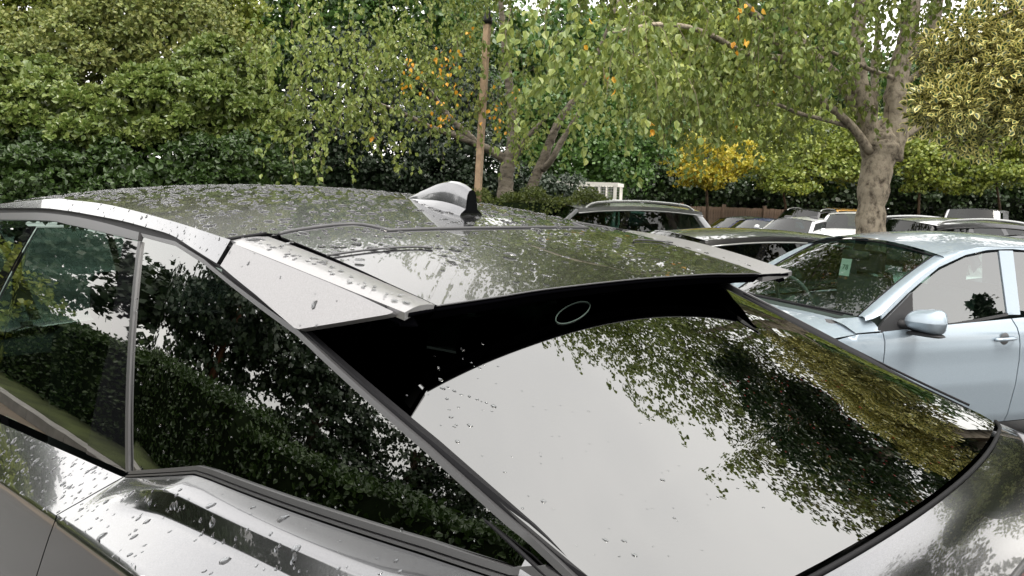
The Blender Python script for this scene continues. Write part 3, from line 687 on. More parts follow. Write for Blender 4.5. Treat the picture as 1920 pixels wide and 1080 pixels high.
def gcar(name, label, loc, head, pm, L=4.2, W=1.76, H=1.48, cowl=.75, rf=.1, rr=-1.35, tb=-1.9, belt=.98, hood=.92, tail=1.0, glass='row_glass', wins=(0, .42, .47, .86), rails=None, cat='car', group=None, box=False, crown=.05, detail=True, trim='dark_trim', railh=.035):
    o = empty(name, tuple(loc), radians(head), label, cat, group)
    P_ = M[pm]; w = W/2; wb = w*.88; wr = w*(.70 if not box else .80); ze = H-crown
    us = np.concatenate([np.linspace(L/2, L/2-.35, 6), np.linspace(L/2-.45, -L/2+.45, 12), np.linspace(-L/2+.35, -L/2, 6)])
    def zt(u): return np.interp(u, [-L/2, -L/2+.06, -L/2+.25, tb, cowl, L/2-.55, L/2-.15, L/2-.03, L/2], [.62, tail-.15, tail-.02, belt+.02, belt, hood-.03, hood-.17, .62, .5])
    secs = []
    for u in us:
        q = w*(1-.20*(abs(2*u/L))**7); z = float(zt(u)); lo = .22+.12*(abs(2*u/L))**8
        half = [(q*.88, lo), (q*.97, lo+.1), (q, min(.5, z*.75)), (q*.985, min(.72, z*.88)), (q*.955, z-.05), (q*.90, z-.012), (q*.80, z+.004), (q*.4, z+.03), (0, z+.036)]
        secs.append([(u, -v, zz_) for v, zz_ in half]+[(u, v, zz_) for v, zz_ in half[-2::-1]])
    b = MB(); b.grid(np.array(secs), flip=True); n = len(secs[0]); b.add(secs[0], [tuple(range(n))]); b.add(secs[-1], [tuple(range(n))[::-1]])
    b.obj('body', P_, o, sharp=45)
    b = MB(); b.box(((cowl+tb)/2, 0, belt+.045), ((cowl-tb)/2-.12, wb*.88, .004)); b.obj('cabin_floor', M['cabin_dark'], o, smooth=False)
    def zre(u): return ze-.05*((u-(rf+rr)/2)/((rf-rr)/2))**2*(1 if not box else .3)
    def vs_(u, z): return wb+(wr-wb)*(z-belt)/(ze-belt)
    nv = np.linspace(-1, 1, 11)
    def zr(u, f): return zre(u)+crown*(1-f*f)
    ur = np.linspace(rf, rr, 12)
    R = [[(u+(.10*(1-f*f) if i == 0 else (-.06*(1-f*f) if i == 11 else 0)), f*(vs_(u, zre(u))-.006), zr(u, f)) for f in nv] for i, u in enumerate(ur)]
    b = MB(); b.grid(np.array(R)); rid = [[(u, s*(vs_(u, zre(u))-.006), zre(u)-.0), (u, s*(vs_(u, zre(u))+.004), zre(u)-.03)] for s in (1,) for u in ur]
    b.obj('roof', P_, o)
    def glassgrid(nm, lo_u, hi_u, bl, m):
        zlo, zhi = belt+.005, zre(hi_u)
        A = []
        for t_ in np.linspace(0, 1, 7):
            u = lo_u+(hi_u-lo_u)*t_; z = zlo+(zhi-zlo)*t_; vv = (vs_(0, z)-.075)
            A.append([(u+bl*(1-f*f)*(1-.35*t_), f*vv, z+(crown*.8*t_+.02)*(1-f*f)) for f in nv])
        b = MB(); b.grid(np.array(A), flip=(bl > 0)); return b.obj(nm, M[m], o), A
    ws, WA = glassgrid('windscreen', cowl, rf+.015, .10, glass)
    rw, RA = glassgrid('rear_window', tb, rr-.015, -.05, glass if not box else 'dark_glass')
    for s in (1, -1):
        for nm, A, uu in (('front_pillar', WA, (cowl, rf)), ('rear_pillar', RA, (tb, rr))):
            e = np.array([row[-1 if s > 0 else 0] for row in A])
            wd = .05 if nm == 'front_pillar' else .16
            sd = np.array([(p[0]-wd*np.sign(uu[0]-uu[1]), s*vs_(0, p[2]), p[2]-.004) for p in e])
            b = MB(); b.grid(np.array([e, .55*e+.45*sd+[0, s*.012, .004], sd]), flip=(s > 0) ^ (nm == 'rear_pillar')); b.obj(nm, P_, o)
        # cant rail
        ut = np.linspace(rf+.02, rr-.02, 10)
        b = MB(); b.grid(np.array([[(u, s*(vs_(u, zre(u))-.008), zre(u)-.001), (u, s*(vs_(u, zre(u))+.006), zre(u)-.02), (u, s*(vs_(u, zre(u)-.055)+.003), zre(u)-.055)] for u in ut]), flip=s < 0); b.obj('cant_rail', P_, o)
        if trim: b = MB(); b.tube([(u, s*(vs_(u, zre(u)-.058)+.006), zre(u)-.058) for u in ut], .010, 5); b.obj('window_trim', M[trim], o)
        # side windows between front and rear pillars
        zl, zh = belt+.02, None
        uf0, uf1 = cowl-.06, rf-.03; ur0, ur1 = tb+.17, rr+.14
        nwin = len(wins)-1 if isinstance(wins, tuple) and len(wins) > 2 else 1
        def edge(fr_, z):  # fr_ 0..1 along the waist
            t_ = np.clip((z-belt)/(zre(rf)-belt), 0, 1)
            a_ = uf0+(uf1-uf0)*t_; c_ = ur0+(ur1-ur0)*t_
            return a_+(c_-a_)*fr_
        segs = [(wins[i], wins[i+1]) for i in range(0, len(wins)-1, 2)] if not box else [wins[:2]]
        prev = None
        for (f0, f1) in segs:
            Q = []
            for z_ in np.linspace(0, 1, 5):
                row = []
                for fr_ in np.linspace(f0, f1, 5):
                    zt_ = zre(edge(fr_, 9))-.058; z = zl+(zt_-zl)*z_
                    u = edge(fr_, z); row.append((u, s*(vs_(u, z)+.001), z))
                Q.append(row)
            b = MB(); b.grid(np.array(Q), flip=s > 0); b.obj('side_window', M[glass if f0 < .3 else ('dark_glass' if glass == 'dark_glass' else glass)], o)
        bands = [(segs[i][1], segs[i+1][0]) for i in range(len(segs)-1)]+([(segs[-1][1], 1.0)] if segs[-1][1] < .99 else [])
        for (f0, f1) in bands:
            Q = []
            for z_ in np.linspace(0, 1, 4):
                row = []
                for fr_ in np.linspace(f0-.004, f1+.004, 4):
                    zt_ = zre(edge(fr_, 9))-.05; z = belt+(zt_-belt)*z_; u = edge(fr_, z); row.append((u, s*(vs_(u, z)+.003), z))
                Q.append(row)
            b = MB(); b.grid(np.array(Q), flip=s > 0); b.obj('pillar', P_ if (box or f1 > .99) else M['black_gloss'], o)
        if rails:
            P = spl([(rf-.12, s*(wr-.05), zr(rf-.12, .93)-.005), (rf-.30, s*(wr-.05), zr(rf-.3, .93)+railh), ((rf+rr)/2, s*(wr-.05), zr((rf+rr)/2, .93)+railh+.01), (rr+.28, s*(wr-.05), zr(rr+.28, .93)+railh), (rr+.08, s*(wr-.05), zr(rr+.08, .93)-.005)], 6)
            b = MB(); b.tube(P, .018, 7); b.obj('roof_rail', M[rails], o)
        b = MB(); mu = cowl-.22
        b.lathe((mu, s*(w+.10), belt+.07), (1, 0, 0), [(.0, .07), (.05, .06), (.078, .02), (.08, -.04), (.074, -.05), (0, -.05)], 12); b.tube([(mu, s*(wb-.0), belt+.02), (mu, s*(w+.06), belt+.04)], .02, 6); b.obj('door_mirror', P_, o)
        for ua in (L/2-.82, -L/2+.80): wheel(o, (ua, s*(w-.11), .315), .315, s)
        b = MB(); b.grid([[(L/2-.10-.10*k, s*(w*.62+.11*k), .60+.055*j-.01*k) for k in range(4)] for j in range(4)]); b.obj('headlight', M['lamp_clear'], o)
        b = MB(); b.grid([[(-L/2-.004+.02*j*j*.3+.05*k*k*.3, s*(w*.66+.09*k), .72+.09*j) for k in range(4)] for j in range(4)]); b.obj('tail_light', M['lamp_red'], o)
    for uu, vv in ((cowl-.85, .36), (cowl-.85, -.36)):
        b = MB(); b.box((uu, vv, belt+.05), (.06, .22, .28)); b.box((uu-.02, vv, belt+.34 if H > 1.42 else belt+.28), (.04, .12, .08)); b.V = b.V; q = b.obj('front_seat', M['cabin_grey'], o); md = q.modifiers.new('b', 'BEVEL'); md.width = .04; md.segments = 2
    b = MB(); b.tube([(cowl-.42+.07*cos(a), -.36+.18*sin(a), belt+.02+.16*cos(a)) for a in np.linspace(0, 2*pi, 20)], .014, 6, caps=False); b.obj('steering_wheel', M['cabin_grey'], o)
    return o
paint('suv_grey', (.10, .105, .105), .6, .35); paint('black_paint', (.008, .008, .009), .2, .3, flake=False); paint('silver_paint', (.42, .42, .44), .7, .32)
paint('white_paint', (.72, .72, .70), 0., .4, flake=False); paint('blue_paint', (.03, .04, .22), .5, .3); paint('pale_silver', (.50, .51, .52), .6, .35)
paint('dark_green_paint', (.02, .03, .028), .4, .3); paint('yellow_paint', (.75, .38, .02), 0., .4, flake=False); paint('mid_blue', (.05, .12, .25), .4, .3)
mat('rail_silver', (.45, .46, .45), .35, .9)
def spot(px, D): return ground_at(px, D)
HD = -114.9
gcar('estate_car', 'low black estate car beyond the spoiler beside the pale blue hatchback', spot(1262, 8.1), HD, 'black_paint', L=4.5, H=1.40, W=1.8, cowl=.70, rf=.05, rr=-1.75, tb=-2.05, belt=.93, glass='dark_glass', wins=(0, .38, .42, .72, .76, .98), trim='rail_silver')
gcar('suv_car', 'dark grey SUV with curved silver roof rails next to the clipped hedge', spot(1062, 11.2), HD, 'suv_grey', L=4.7, H=1.66, W=1.86, cowl=.8, rf=.15, rr=-1.75, tb=-2.15, belt=1.08, hood=1.05, tail=1.1, wins=(0, .38, .43, .74, .79, .98), rails='rail_silver', trim='rail_silver', railh=.05)
gcar('estate_car', 'silver estate car tucked right behind the pale blue hatchback', spot(1965, 9.5), HD, 'pale_silver', L=4.5, H=1.47, W=1.78, cowl=.70, rf=.05, rr=-1.75, tb=-2.05, belt=.97, wins=(0, .38, .42, .72, .76, .98), trim='dark_trim')
gcar('suv_car', 'black SUV with silver roof rails behind the multi-stemmed tree trunk', spot(1850, 11.6), HD+180, 'black_paint', L=4.6, H=1.60, W=1.84, cowl=.75, rf=.1, rr=-1.8, tb=-2.1, belt=1.0, glass='dark_glass', wins=(0, .38, .42, .72, .76, .98), rails='rail_silver', railh=.03)
gcar('delivery_van', 'silver panel van with plain sides parked before the trees', spot(1818, 25), HD+33, 'silver_paint', L=4.3, H=1.95, W=1.8, cowl=1.0, rf=.6, rr=-2.0, tb=-2.08, belt=1.38, hood=1.34, tail=1.6, wins=(0, .30), box=True, cat='van')
gcar('hatchback_car', 'tall white hatchback car parked behind the multi-stemmed tree trunk', spot(1592, 21), HD+42, 'white_paint', L=4.2, H=1.68, W=1.80, cowl=.6, rf=.15, rr=-1.6, tb=-1.9, belt=1.22, hood=1.18, tail=1.2)
gcar('hatchback_car', 'small silver hatchback with black pillars left of the white hatchback', spot(1484, 21), HD+24, 'pale_silver', L=3.7, H=1.50, W=1.66, cowl=.55, rf=.1, rr=-1.35, tb=-1.65, belt=1.10, hood=1.05)
gcar('saloon_car', 'blue saloon car showing one pillar beside the small silver hatchback', spot(1416, 22), HD+24, 'blue_paint', L=4.2, H=1.42, W=1.72)
gcar('saloon_car', 'dark green car behind the grey SUV with roof rails', spot(1378, 23.5), HD+24, 'dark_green_paint', L=4.2, H=1.45, W=1.74)
gcar('suv_car', 'black off-roader with a pale roof rack before the wooden fence', spot(1498, 27), HD+24, 'black_paint', L=4.5, H=1.78, W=1.84, belt=1.12, hood=1.1, tail=1.2, rails='rail_silver')
gcar('delivery_van', 'yellow van peeping out behind the white hatchback', spot(1542, 30), HD+24, 'yellow_paint', L=4.3, H=1.86, W=1.76, cowl=1.1, rf=.6, rr=-2.0, tb=-2.1, belt=1.1, hood=1.05, tail=1.5, wins=(0, .3), box=True, cat='van')
gcar('hatchback_car', 'black hatchback far off right of the silver panel van', spot(1893, 26), HD, 'black_paint', L=4.0, H=1.47)
gcar('saloon_car', 'blue car far off beyond the black hatchback', spot(1924, 24), HD, 'mid_blue', L=4.2, H=1.45)

# ------------------------------------------------------------------ pale blue hatchback
paint('ice_blue', (.31, .375, .43), .45, .36)
mat('sail_black', (.016, .016, .017), .5)
mat('paper', (.42, .44, .41), .7)
mat('ink', (.05, .09, .07), .7)
HX, HY, HA = -1.423, 3.687, radians(-114.892)
hb_ = empty('hatchback_car', (HX, HY, 0), HA, 'pale ice-blue five-door hatchback with black mirror base facing the SUV spoiler', 'car')
ca, sa = cos(HA), sin(HA)
def w2l(x, y): return (x-HX)*ca+(y-HY)*sa, -(x-HX)*sa+(y-HY)*ca
def hvs(u, z): return .731-.285*(z-.97)-.10*np.clip(u+.4, 0, 2)**2-.05*np.clip(-1.6-u, 0, 2)**2
def hl(px, py):
    def g(x, y, z):
        u, v = w2l(x, y); return v-hvs(u, z)
    p = hit(px, py, g, 2., 14.); u, v = w2l(p[0], p[1]); return (float(u), float(p[2]))
def L_hs(s): return lambda a, c: np.stack([a, s*hvs(a, c), c], 1)
def hside(name, poly, m, off=0., depth=.008, step=.05, parent=hb_):
    return [patch(name, poly, L_hs(s), M[m], parent, step, (0, s, .3), depth, off) for s in (1, -1)]
nv = np.linspace(-1, 1, 17)
def hze(u): return np.interp(u, [-2.75, -2.45, -2.0, -1.5, -1.07, -.8, -.63, -.55], [1.16, 1.30, 1.375, 1.405, 1.408, 1.388, 1.358, 1.335])
hzs = np.polyfit([-2.45, -2.0, -1.5, -1.07, -.8, -.63], [1.30, 1.375, 1.405, 1.408, 1.388, 1.358], 3)
def hze(u): return np.polyval(hzs, u)
def hvr(u): return np.clip(hvs(u, hze(u))-.012-.07*np.clip((u+1.0)/.4, 0, 1), .3, 1)
R = []
for i, u in enumerate(np.linspace(-.63, -2.42, 18)):
    f = np.clip(1-i/3, 0, 1)
    R.append([(u+.075*(1-q*q)*f-.03*(1-q*q)*(i == 17), q*hvr(u), hze(u)+.062*(1-q*q)-.004*abs(q)**6) for q in nv])
b = MB(); b.grid(np.array(R)); hroof = b.obj('roof', M['ice_blue'], hb_)
WS = []
for t_ in np.linspace(0, 1, 12):
    vv = .608+(.531+.004-.608)*t_
    WS.append([(.005-.634*t_+(.085-.03*t_)*(1-q*q), q*vv, .978+(.362)*t_**.96+(.02+.042*t_)*(1-q*q)+.012*sin(pi*t_)) for q in nv])
WS = np.array(WS)
b = MB(); b.grid(WS, flip=True); hws = b.obj('windscreen', M['screen_glass'], hb_)
b = MB(); b.tube(np.concatenate([WS[:, 0], WS[-1], WS[::-1, -1]]), .006, 5); b.obj('windscreen_seal', M['black_rubber'], hws)
b = MB(); b.grid(np.array([[p+np.array((.03, 0, -.012)) for p in WS[0][1:-1]], [p+np.array((.0, 0, .004)) for p in WS[0][1:-1]]])); b.obj('scuttle', M['black_rubber'], hb_)
# door window, mirror sail and pillars
win = [hl(*p) for p in [(1708, 552), (1735, 527), (1762, 506), (1810, 483), (1850, 474), (1873, 472), (1880, 525), (1888, 586), (1840, 596), (1790, 605), (1708, 612)]]
hside('door_glass', win, 'car_glass', -.006, .003)
for o_ in hside('window_seal', [hl(*p) for p in [(1706, 613), (1790, 605.5), (1889, 587), (1890, 592), (1790, 611), (1708, 619)]], 'sail_black', .003, .008, .04): pass
sail = [hl(*p) for p in [(1705, 549), (1707, 618), (1697, 633), (1668, 634), (1645, 629), (1642, 618), (1655, 600)]]
hside('mirror_base', sail, 'sail_black', .024, .03, .03)
rwin = [hl(1899, 472), (-1.45, 1.372), (-1.85, 1.352), (-2.05, 1.31), (-2.12, 1.0), (-1.6, .985), hl(1912, 582)]
hside('rear_door_glass', rwin, 'car_glass', -.006, .003)
hside('rear_side_glass', [(-2.10, 1.29), (-2.28, 1.25), (-2.42, 1.08), (-2.17, 1.03)], 'car_glass', -.006, .003)
# door frames: A-pillar skin, cant rail, B and C pillars
frame_out = [hl(*p) for p in [(1652, 590), (1690, 552), (1725, 520), (1760, 495), (1800, 474), (1830, 466)]]
top_line = frame_out+[(-1.2, 1.402), (-1.6, 1.397), (-2.0, 1.365), (-2.35, 1.29), (-2.5, 1.18)]
top_s = [tuple(p) for p in spl(top_line, 3)]
bot = [(-2.45, 1.10), (-2.30, 1.262), (-2.07, 1.318), (-1.86, 1.36), (-1.45, 1.379)]+[hl(1898, 467), hl(1873, 467.5), hl(1850, 469), hl(1810, 478), hl(1760, 501), hl(1733, 523), hl(1704, 548), hl(1653, 598)]
hside('door_frame', top_s+bot, 'ice_blue', .002, .01, .04)
hside('centre_pillar', [hl(1873, 470), hl(1899, 470), hl(1913, 590), hl(1889, 590)], 'ice_blue', .001, .008, .05)
hside('rear_pillar', [(-2.05, 1.315), (-2.10, 1.30), (-2.17, 1.0), (-2.12, 1.0)], 'black_gloss' if 0 else 'ice_blue', .001, .008, .05)
for s in (1, -1):   # pillar between windscreen edge and door frame
    e = WS[:, -1 if s > 0 else 0]; fo = spl([(.05, .97)]+frame_out[0:6], 4)
    fo = fo[np.linspace(0, len(fo)-1, len(e)).astype(int)]
    sd = np.array([(u, s*(hvs(u, z)+.002), z) for u, z in fo])
    b = MB(); b.grid(np.array([e, e*.66+sd*.34+[0, s*.016, .012], e*.33+sd*.67+[0, s*.016, .010], sd]), flip=s > 0); b.obj('front_pillar', M['ice_blue'], hb_)
    r2_ = [(u, s*hvr(u), hze(u)-.004) for u in np.linspace(-.63, -2.4, 14)]
    tl = np.array(top_line); tl = tl[tl[:, 0] < -.5]; tl = tl[np.argsort(-tl[:, 0])]
    sd = [(u, s*(hvs(u, np.interp(u, tl[::-1, 0], tl[::-1, 1]))+.002), np.interp(u, tl[::-1, 0], tl[::-1, 1])) for u in np.linspace(-.63, -2.4, 14)]
    b = MB(); b.grid(np.array([r2_, np.array(r2_)*.4+np.array(sd)*.6+[0, s*.01, .008], sd]), flip=s > 0); b.obj('cant_rail', M['ice_blue'], hb_)
# wing tops between windscreen corner and wings
for s in (1, -1):
    ui = np.linspace(.16, -.03, 8)
    inn = np.array([(u, s*np.interp(u, [-.1, .0, .16], [.655, .615, .56]), np.interp(u, [-.1, 0, .16], [.985, .975, .958])) for u in ui])
    outr = np.array([(u, s*(np.interp(u, [-.1, .16], [.758, .762])), np.interp(u, [-.1, .16], [.918, .908])) for u in ui])
    b = MB(); b.grid(np.array([inn, inn*.5+outr*.5+[0, s*.006, .008], outr]), flip=s > 0); b.obj('wing_top', M['ice_blue'], hb_)
# body sides
def hvb(u, z):
    u, z = np.broadcast_arrays(np.asarray(u, float), np.asarray(z, float))
    v = np.interp(z, [.2, .35, .55, .70, .80, .88, .93, .965, 1.0], [.74, .785, .805, .803, .806, .797, .772, .738, .722])
    return v-.30*np.clip(u-.25, 0, 1)**2-.05*np.clip(u+.15, 0, 1)*(z > .9)-.16*np.clip(-2.2-u, 0, 1)**1.5
def L_hb(s): return lambda a, c: np.stack([a, s*hvb(a, c), c], 1)
def hbody(name, poly, m='ice_blue', off=0.):
    return [patch(name, poly, L_hb(s), M[m], hb_, .045, (0, s, .3), .012, off) for s in (1, -1)]
dl = [hl(1668, 634), hl(1708, 617), hl(1790, 611), hl(1888, 592)]
def bz(u): return np.interp(u, [-2.6, -2.1, -1.2, -.6, -.2, 0, .05], [1.06, 1.0, .968, .945, .928, .915, .91])
hbody('front_door', [(u, bz(u)-.004) for u in np.linspace(-.03, -1.10, 14)]+[(-1.13, .7), (-1.10, .30), (-.08, .30), (-.02, .6)])
hbody('rear_door', [(u, bz(u)-.004) for u in np.linspace(-1.112, -2.05, 12)]+[(-1.98, .7), (-1.75, .45), (-1.7, .30), (-1.108, .30), (-1.138, .7)])
ar = [(-2.08+.34*cos(a), .30+.34*sin(a)) for a in np.linspace(0, pi, 10)]
hbody('rear_wing', [(u, bz(u)-.004) for u in np.linspace(-2.06, -2.62, 8)]+[(-2.66, .7), (-2.62, .32)]+ar[::-1]+[(-1.76, .45), (-1.99, .7)])
arf = [(.27+.34*cos(a), .30+.34*sin(a)) for a in np.linspace(0, pi, 10)]
hbody('front_wing', [(-.022, .908), (.2, .90), (.45, .86), (.62, .80), (.72, .6), (.72, .34)]+arf+[(-.072, .30), (-.012, .6)])
yy = np.linspace(-1, 1, 15)
loft('bonnet', [np.stack([.03+.13*(1-yy**2), yy*.752, .968-.055*yy**4], 1), np.stack([.35+.1*(1-yy**2), yy*.765, .935-.055*yy**4], 1), np.stack([.60+.12*(1-yy**2), yy*.72, .84-.05*yy**2], 1), np.stack([.68+.14*(1-yy**2), yy*.66, .74-.04*yy**2], 1)], M['ice_blue'], hb_, flip=True)
loft('front_bumper', [np.stack([.68+.14*(1-yy**2), yy*.66, .745-.04*yy**2], 1), np.stack([.70+.17*(1-yy**2), yy*.73, .55+0*yy], 1), np.stack([.68+.16*(1-yy**2), yy*.74, .25+0*yy], 1)], M['ice_blue'], hb_, flip=True)
loft('tailgate', [np.stack([-2.45+.05*yy**2, yy*.56, hze(-2.42)+.05-.04*yy**2], 1), np.stack([-2.62+.08*yy**2, yy*.64, 1.06+0*yy], 1), np.stack([-2.72+.1*yy**2, yy*.68, .8+0*yy], 1), np.stack([-2.74+.1*yy**2, yy*.68, .3+0*yy], 1)], M['ice_blue'], hb_)
for s in (1, -1):
    for ua in (.27, -2.08): wheel(hb_, (ua, s*.70, .295), .295, s, .18)
    # door mirror: rounded housing on an arm, black below
    c = np.array((-.245, s*.885, .985)); Sx = []
    for i, fu in enumerate(np.linspace(-1, 1, 13)):
        vv = c[1]+s*fu*.128; k = (1-abs(fu)**4.5)**.5 if abs(fu) < 1 else 0.02; k = max(k, .05)
        hh_ = .086*(.86+.14*fu)*k; uu_ = .09*k
        Sx.append([(c[0]+uu_*(cos(a) if cos(a) > 0 else .45*cos(a)), vv, c[2]+.006*fu+hh_*sin(a)*(1 if sin(a) > -.2 else .9)) for a in np.linspace(0, 2*pi, 19)])
    b = MB(); b.grid(np.array(Sx), flip=s > 0); mo = b.obj('door_mirror', M['ice_blue'], hb_)
    Sx = []
    for fu in np.linspace(-1, 1, 9):
        k = max((1-abs(fu)**4)**.5 if abs(fu) < 1 else 0, .05); vv = c[1]+s*fu*.127
        Sx.append([(c[0]+.07*k*cos(a)*(1 if cos(a) > 0 else .5), vv, c[2]-.074+.006*fu+.014*sin(a)*k) for a in np.linspace(0, 2*pi, 11)])
    b = MB(); b.grid(np.array(Sx), flip=s > 0)
    b.tube([(-.16, s*.72, .945), (-.2, s*.78, .955), (-.235, s*.85, .925)], [.03, .026, .02], 8); b.obj('mirror_arm', M['sail_black'], mo)
    b = MB(); b.lathe(c-[.036, 0, 0], (1, 0, 0), [(.0, 0), (.075, 0)], 16); b.obj('mirror_glass', M['mirror_glass'], mo)
    # door handles
    for uc in (-.985, -1.88):
        v0 = float(hvb(uc, .845))
        b = MB(); b.tube(spl([(uc+.085, s*(v0+.004), .842), (uc+.05, s*(v0+.028), .846), (uc-.05, s*(v0+.03), .85), (uc-.09, s*(v0+.006), .852)], 5), [.006]+[.012]*14+[.006], 8); ho = b.obj('door_handle', M['ice_blue'], hb_)
        b = MB(); b.lathe((uc+.0, s*(v0+.0015), .845), (0, s, 0), [(.040, .001), (.034, .003), (.0, .002)], 16); b.obj('handle_cup', M['satin_trim'], ho)
    # wipers
b = MB(); b.tube(spl([(.14, .05, .996), (.115, .30, .998), (.07, .50, .992), (.02, .58, .985)], 5), .007, 6); b.obj('wiper', M['black_rubber'], hb_)
b = MB(); b.tube(spl([(.15, -.45, .985), (.165, -.2, 1.0), (.155, .0, 1.002), (.13, .2, .998)], 5), .007, 6); b.obj('wiper', M['black_rubber'], hb_)
# roof aerial fin of the hatchback
sec = []
pf = at(1905, 436, 6.3); uf, vf_ = w2l(pf[0], pf[1])
for k, s_ in enumerate(np.linspace(0, 1, 8)):
    u = uf+.11-.24*s_; hgt = .005+.062*s_**1.3; wd = .012+.02*s_; z0 = float(hze(u))+.045
    sec.append([(u, vf_-wd, z0), (u-.02*s_, vf_-.004, z0+hgt), (u-.02*s_, vf_+.004, z0+hgt), (u, vf_+wd, z0)])
b = MB(); b.grid(np.array(sec)); b.add(sec[-1], [(0, 1, 2, 3)]); b.obj('aerial_fin', M['ice_blue'], hb_)
# cabin
b = MB(); b.box((.02, 0, .86), (.20, .62, .09)); q = b.obj('dashboard', M['cabin_grey'], hb_); md = q.modifiers.new('b', 'BEVEL'); md.width = .06; md.segments = 3
b = MB(); b.tube([(-.32+.08*cos(a), -.34+.185*sin(a), .95+.165*cos(a)) for a in np.linspace(0, 2*pi, 28)], .013, 8, caps=False); b.tube([(-.32, -.34, .95), (-.15, -.34, .88)], .03, 8); b.obj('steering_wheel', M['cabin_grey'], hb_)
for vv in (-.34, .34):
    b = MB(); b.box((-.95, vv, .80), (.07, .23, .32)); q = b.obj('front_seat', M['cabin_grey'], hb_); md = q.modifiers.new('b', 'BEVEL'); md.width = .05; md.segments = 3
    b = MB(); b.box((-1.0, vv, 1.22), (.045, .12, .085)); q = b.obj('headrest', M['cabin_grey'], hb_); md = q.modifiers.new('b', 'BEVEL'); md.width = .035; md.segments = 3
b = MB(); b.box((-1.9, 0, .80), (.08, .58, .28)); q = b.obj('rear_seat', M['cabin_grey'], hb_); md = q.modifiers.new('b', 'BEVEL'); md.width = .05; md.segments = 2
b = MB(); b.box((-1.1, 0, .32), (1.5, .68, .06)); b.obj('cabin_floor', M['cabin_dark'], hb_, smooth=False)
b = MB(); b.box((-.52, 0, 1.30), (.015, .11, .03)); b.obj('interior_mirror', M['cabin_dark'], hb_)
# paper with a number hanging inside the windscreen
def on_ws(px, py, off=.012):
    n_ = np.cross(WS[11, 8]-WS[0, 8], WS[0, 16]-WS[0, 0]); best = None
    d = ray(px, py); o0 = CAM
    dl_ = np.array([d[0]*ca+d[1]*sa, -d[0]*sa+d[1]*ca, d[2]]); ol = np.array([*w2l(o0[0], o0[1]), o0[2]])
    V = WS.reshape(-1, 3); T = V-ol; tt = T @ dl_/(dl_ @ dl_); dist = np.linalg.norm(T-tt[:, None]*dl_, axis=1); k = np.argmin(dist)
    return ol+tt[k]*dl_+dl_/np.linalg.norm(dl_)*off
pc = on_ws(1585, 501, .10)
n2 = np.array([.85, .12, .15]); n2 /= np.linalg.norm(n2); rx_ = np.cross((0, 0, 1), n2); rx_ /= np.linalg.norm(rx_); up_ = np.cross(n2, rx_)
pw = np.array([HX+pc[0]*ca-pc[1]*sa, HY+pc[0]*sa+pc[1]*ca, pc[2]])
po = empty('paper_sheet', tuple(pw), HA, 'pale paper sheet marked 78 hung inside the hatchback windscreen', 'paper')
b = MB(); hw_, hh2 = .040, .058
q4 = [sx*hw_*rx_+sz*hh2*up_ for sx, sz in ((-1, -1), (1, -1), (1, 1), (-1, 1))]
b.add(q4+[v-n2*.0012 for v in q4], [(0, 1, 2, 3), (7, 6, 5, 4), (0, 4, 5, 1), (1, 5, 6, 2), (2, 6, 7, 3), (3, 7, 4, 0)]); b.obj('sheet', M['paper'], po, smooth=False)
tcv = bpy.data.curves.new('number', 'FONT'); tcv.body = '78'; tcv.size = .048; tcv.align_x = 'CENTER'; tcv.align_y = 'CENTER'; tcv.extrude = .0003
tob = bpy.data.objects.new('number_tmp', tcv); COL.objects.link(tob)
tme = bpy.data.meshes.new_from_object(tob.evaluated_get(bpy.context.evaluated_depsgraph_get())); bpy.data.objects.remove(tob)
tme.materials.clear(); tme.materials.append(M['ink'])
co = np.empty(len(tme.vertices)*3, np.float32); tme.vertices.foreach_get('co', co); co = co.reshape(-1, 3)
tme.vertices.foreach_set('co', (co[:, :1]*rx_+co[:, 1:2]*up_+(co[:, 2:]+.0012)*n2).astype(np.float32).ravel()); tme.update()
link('number', tme, po)

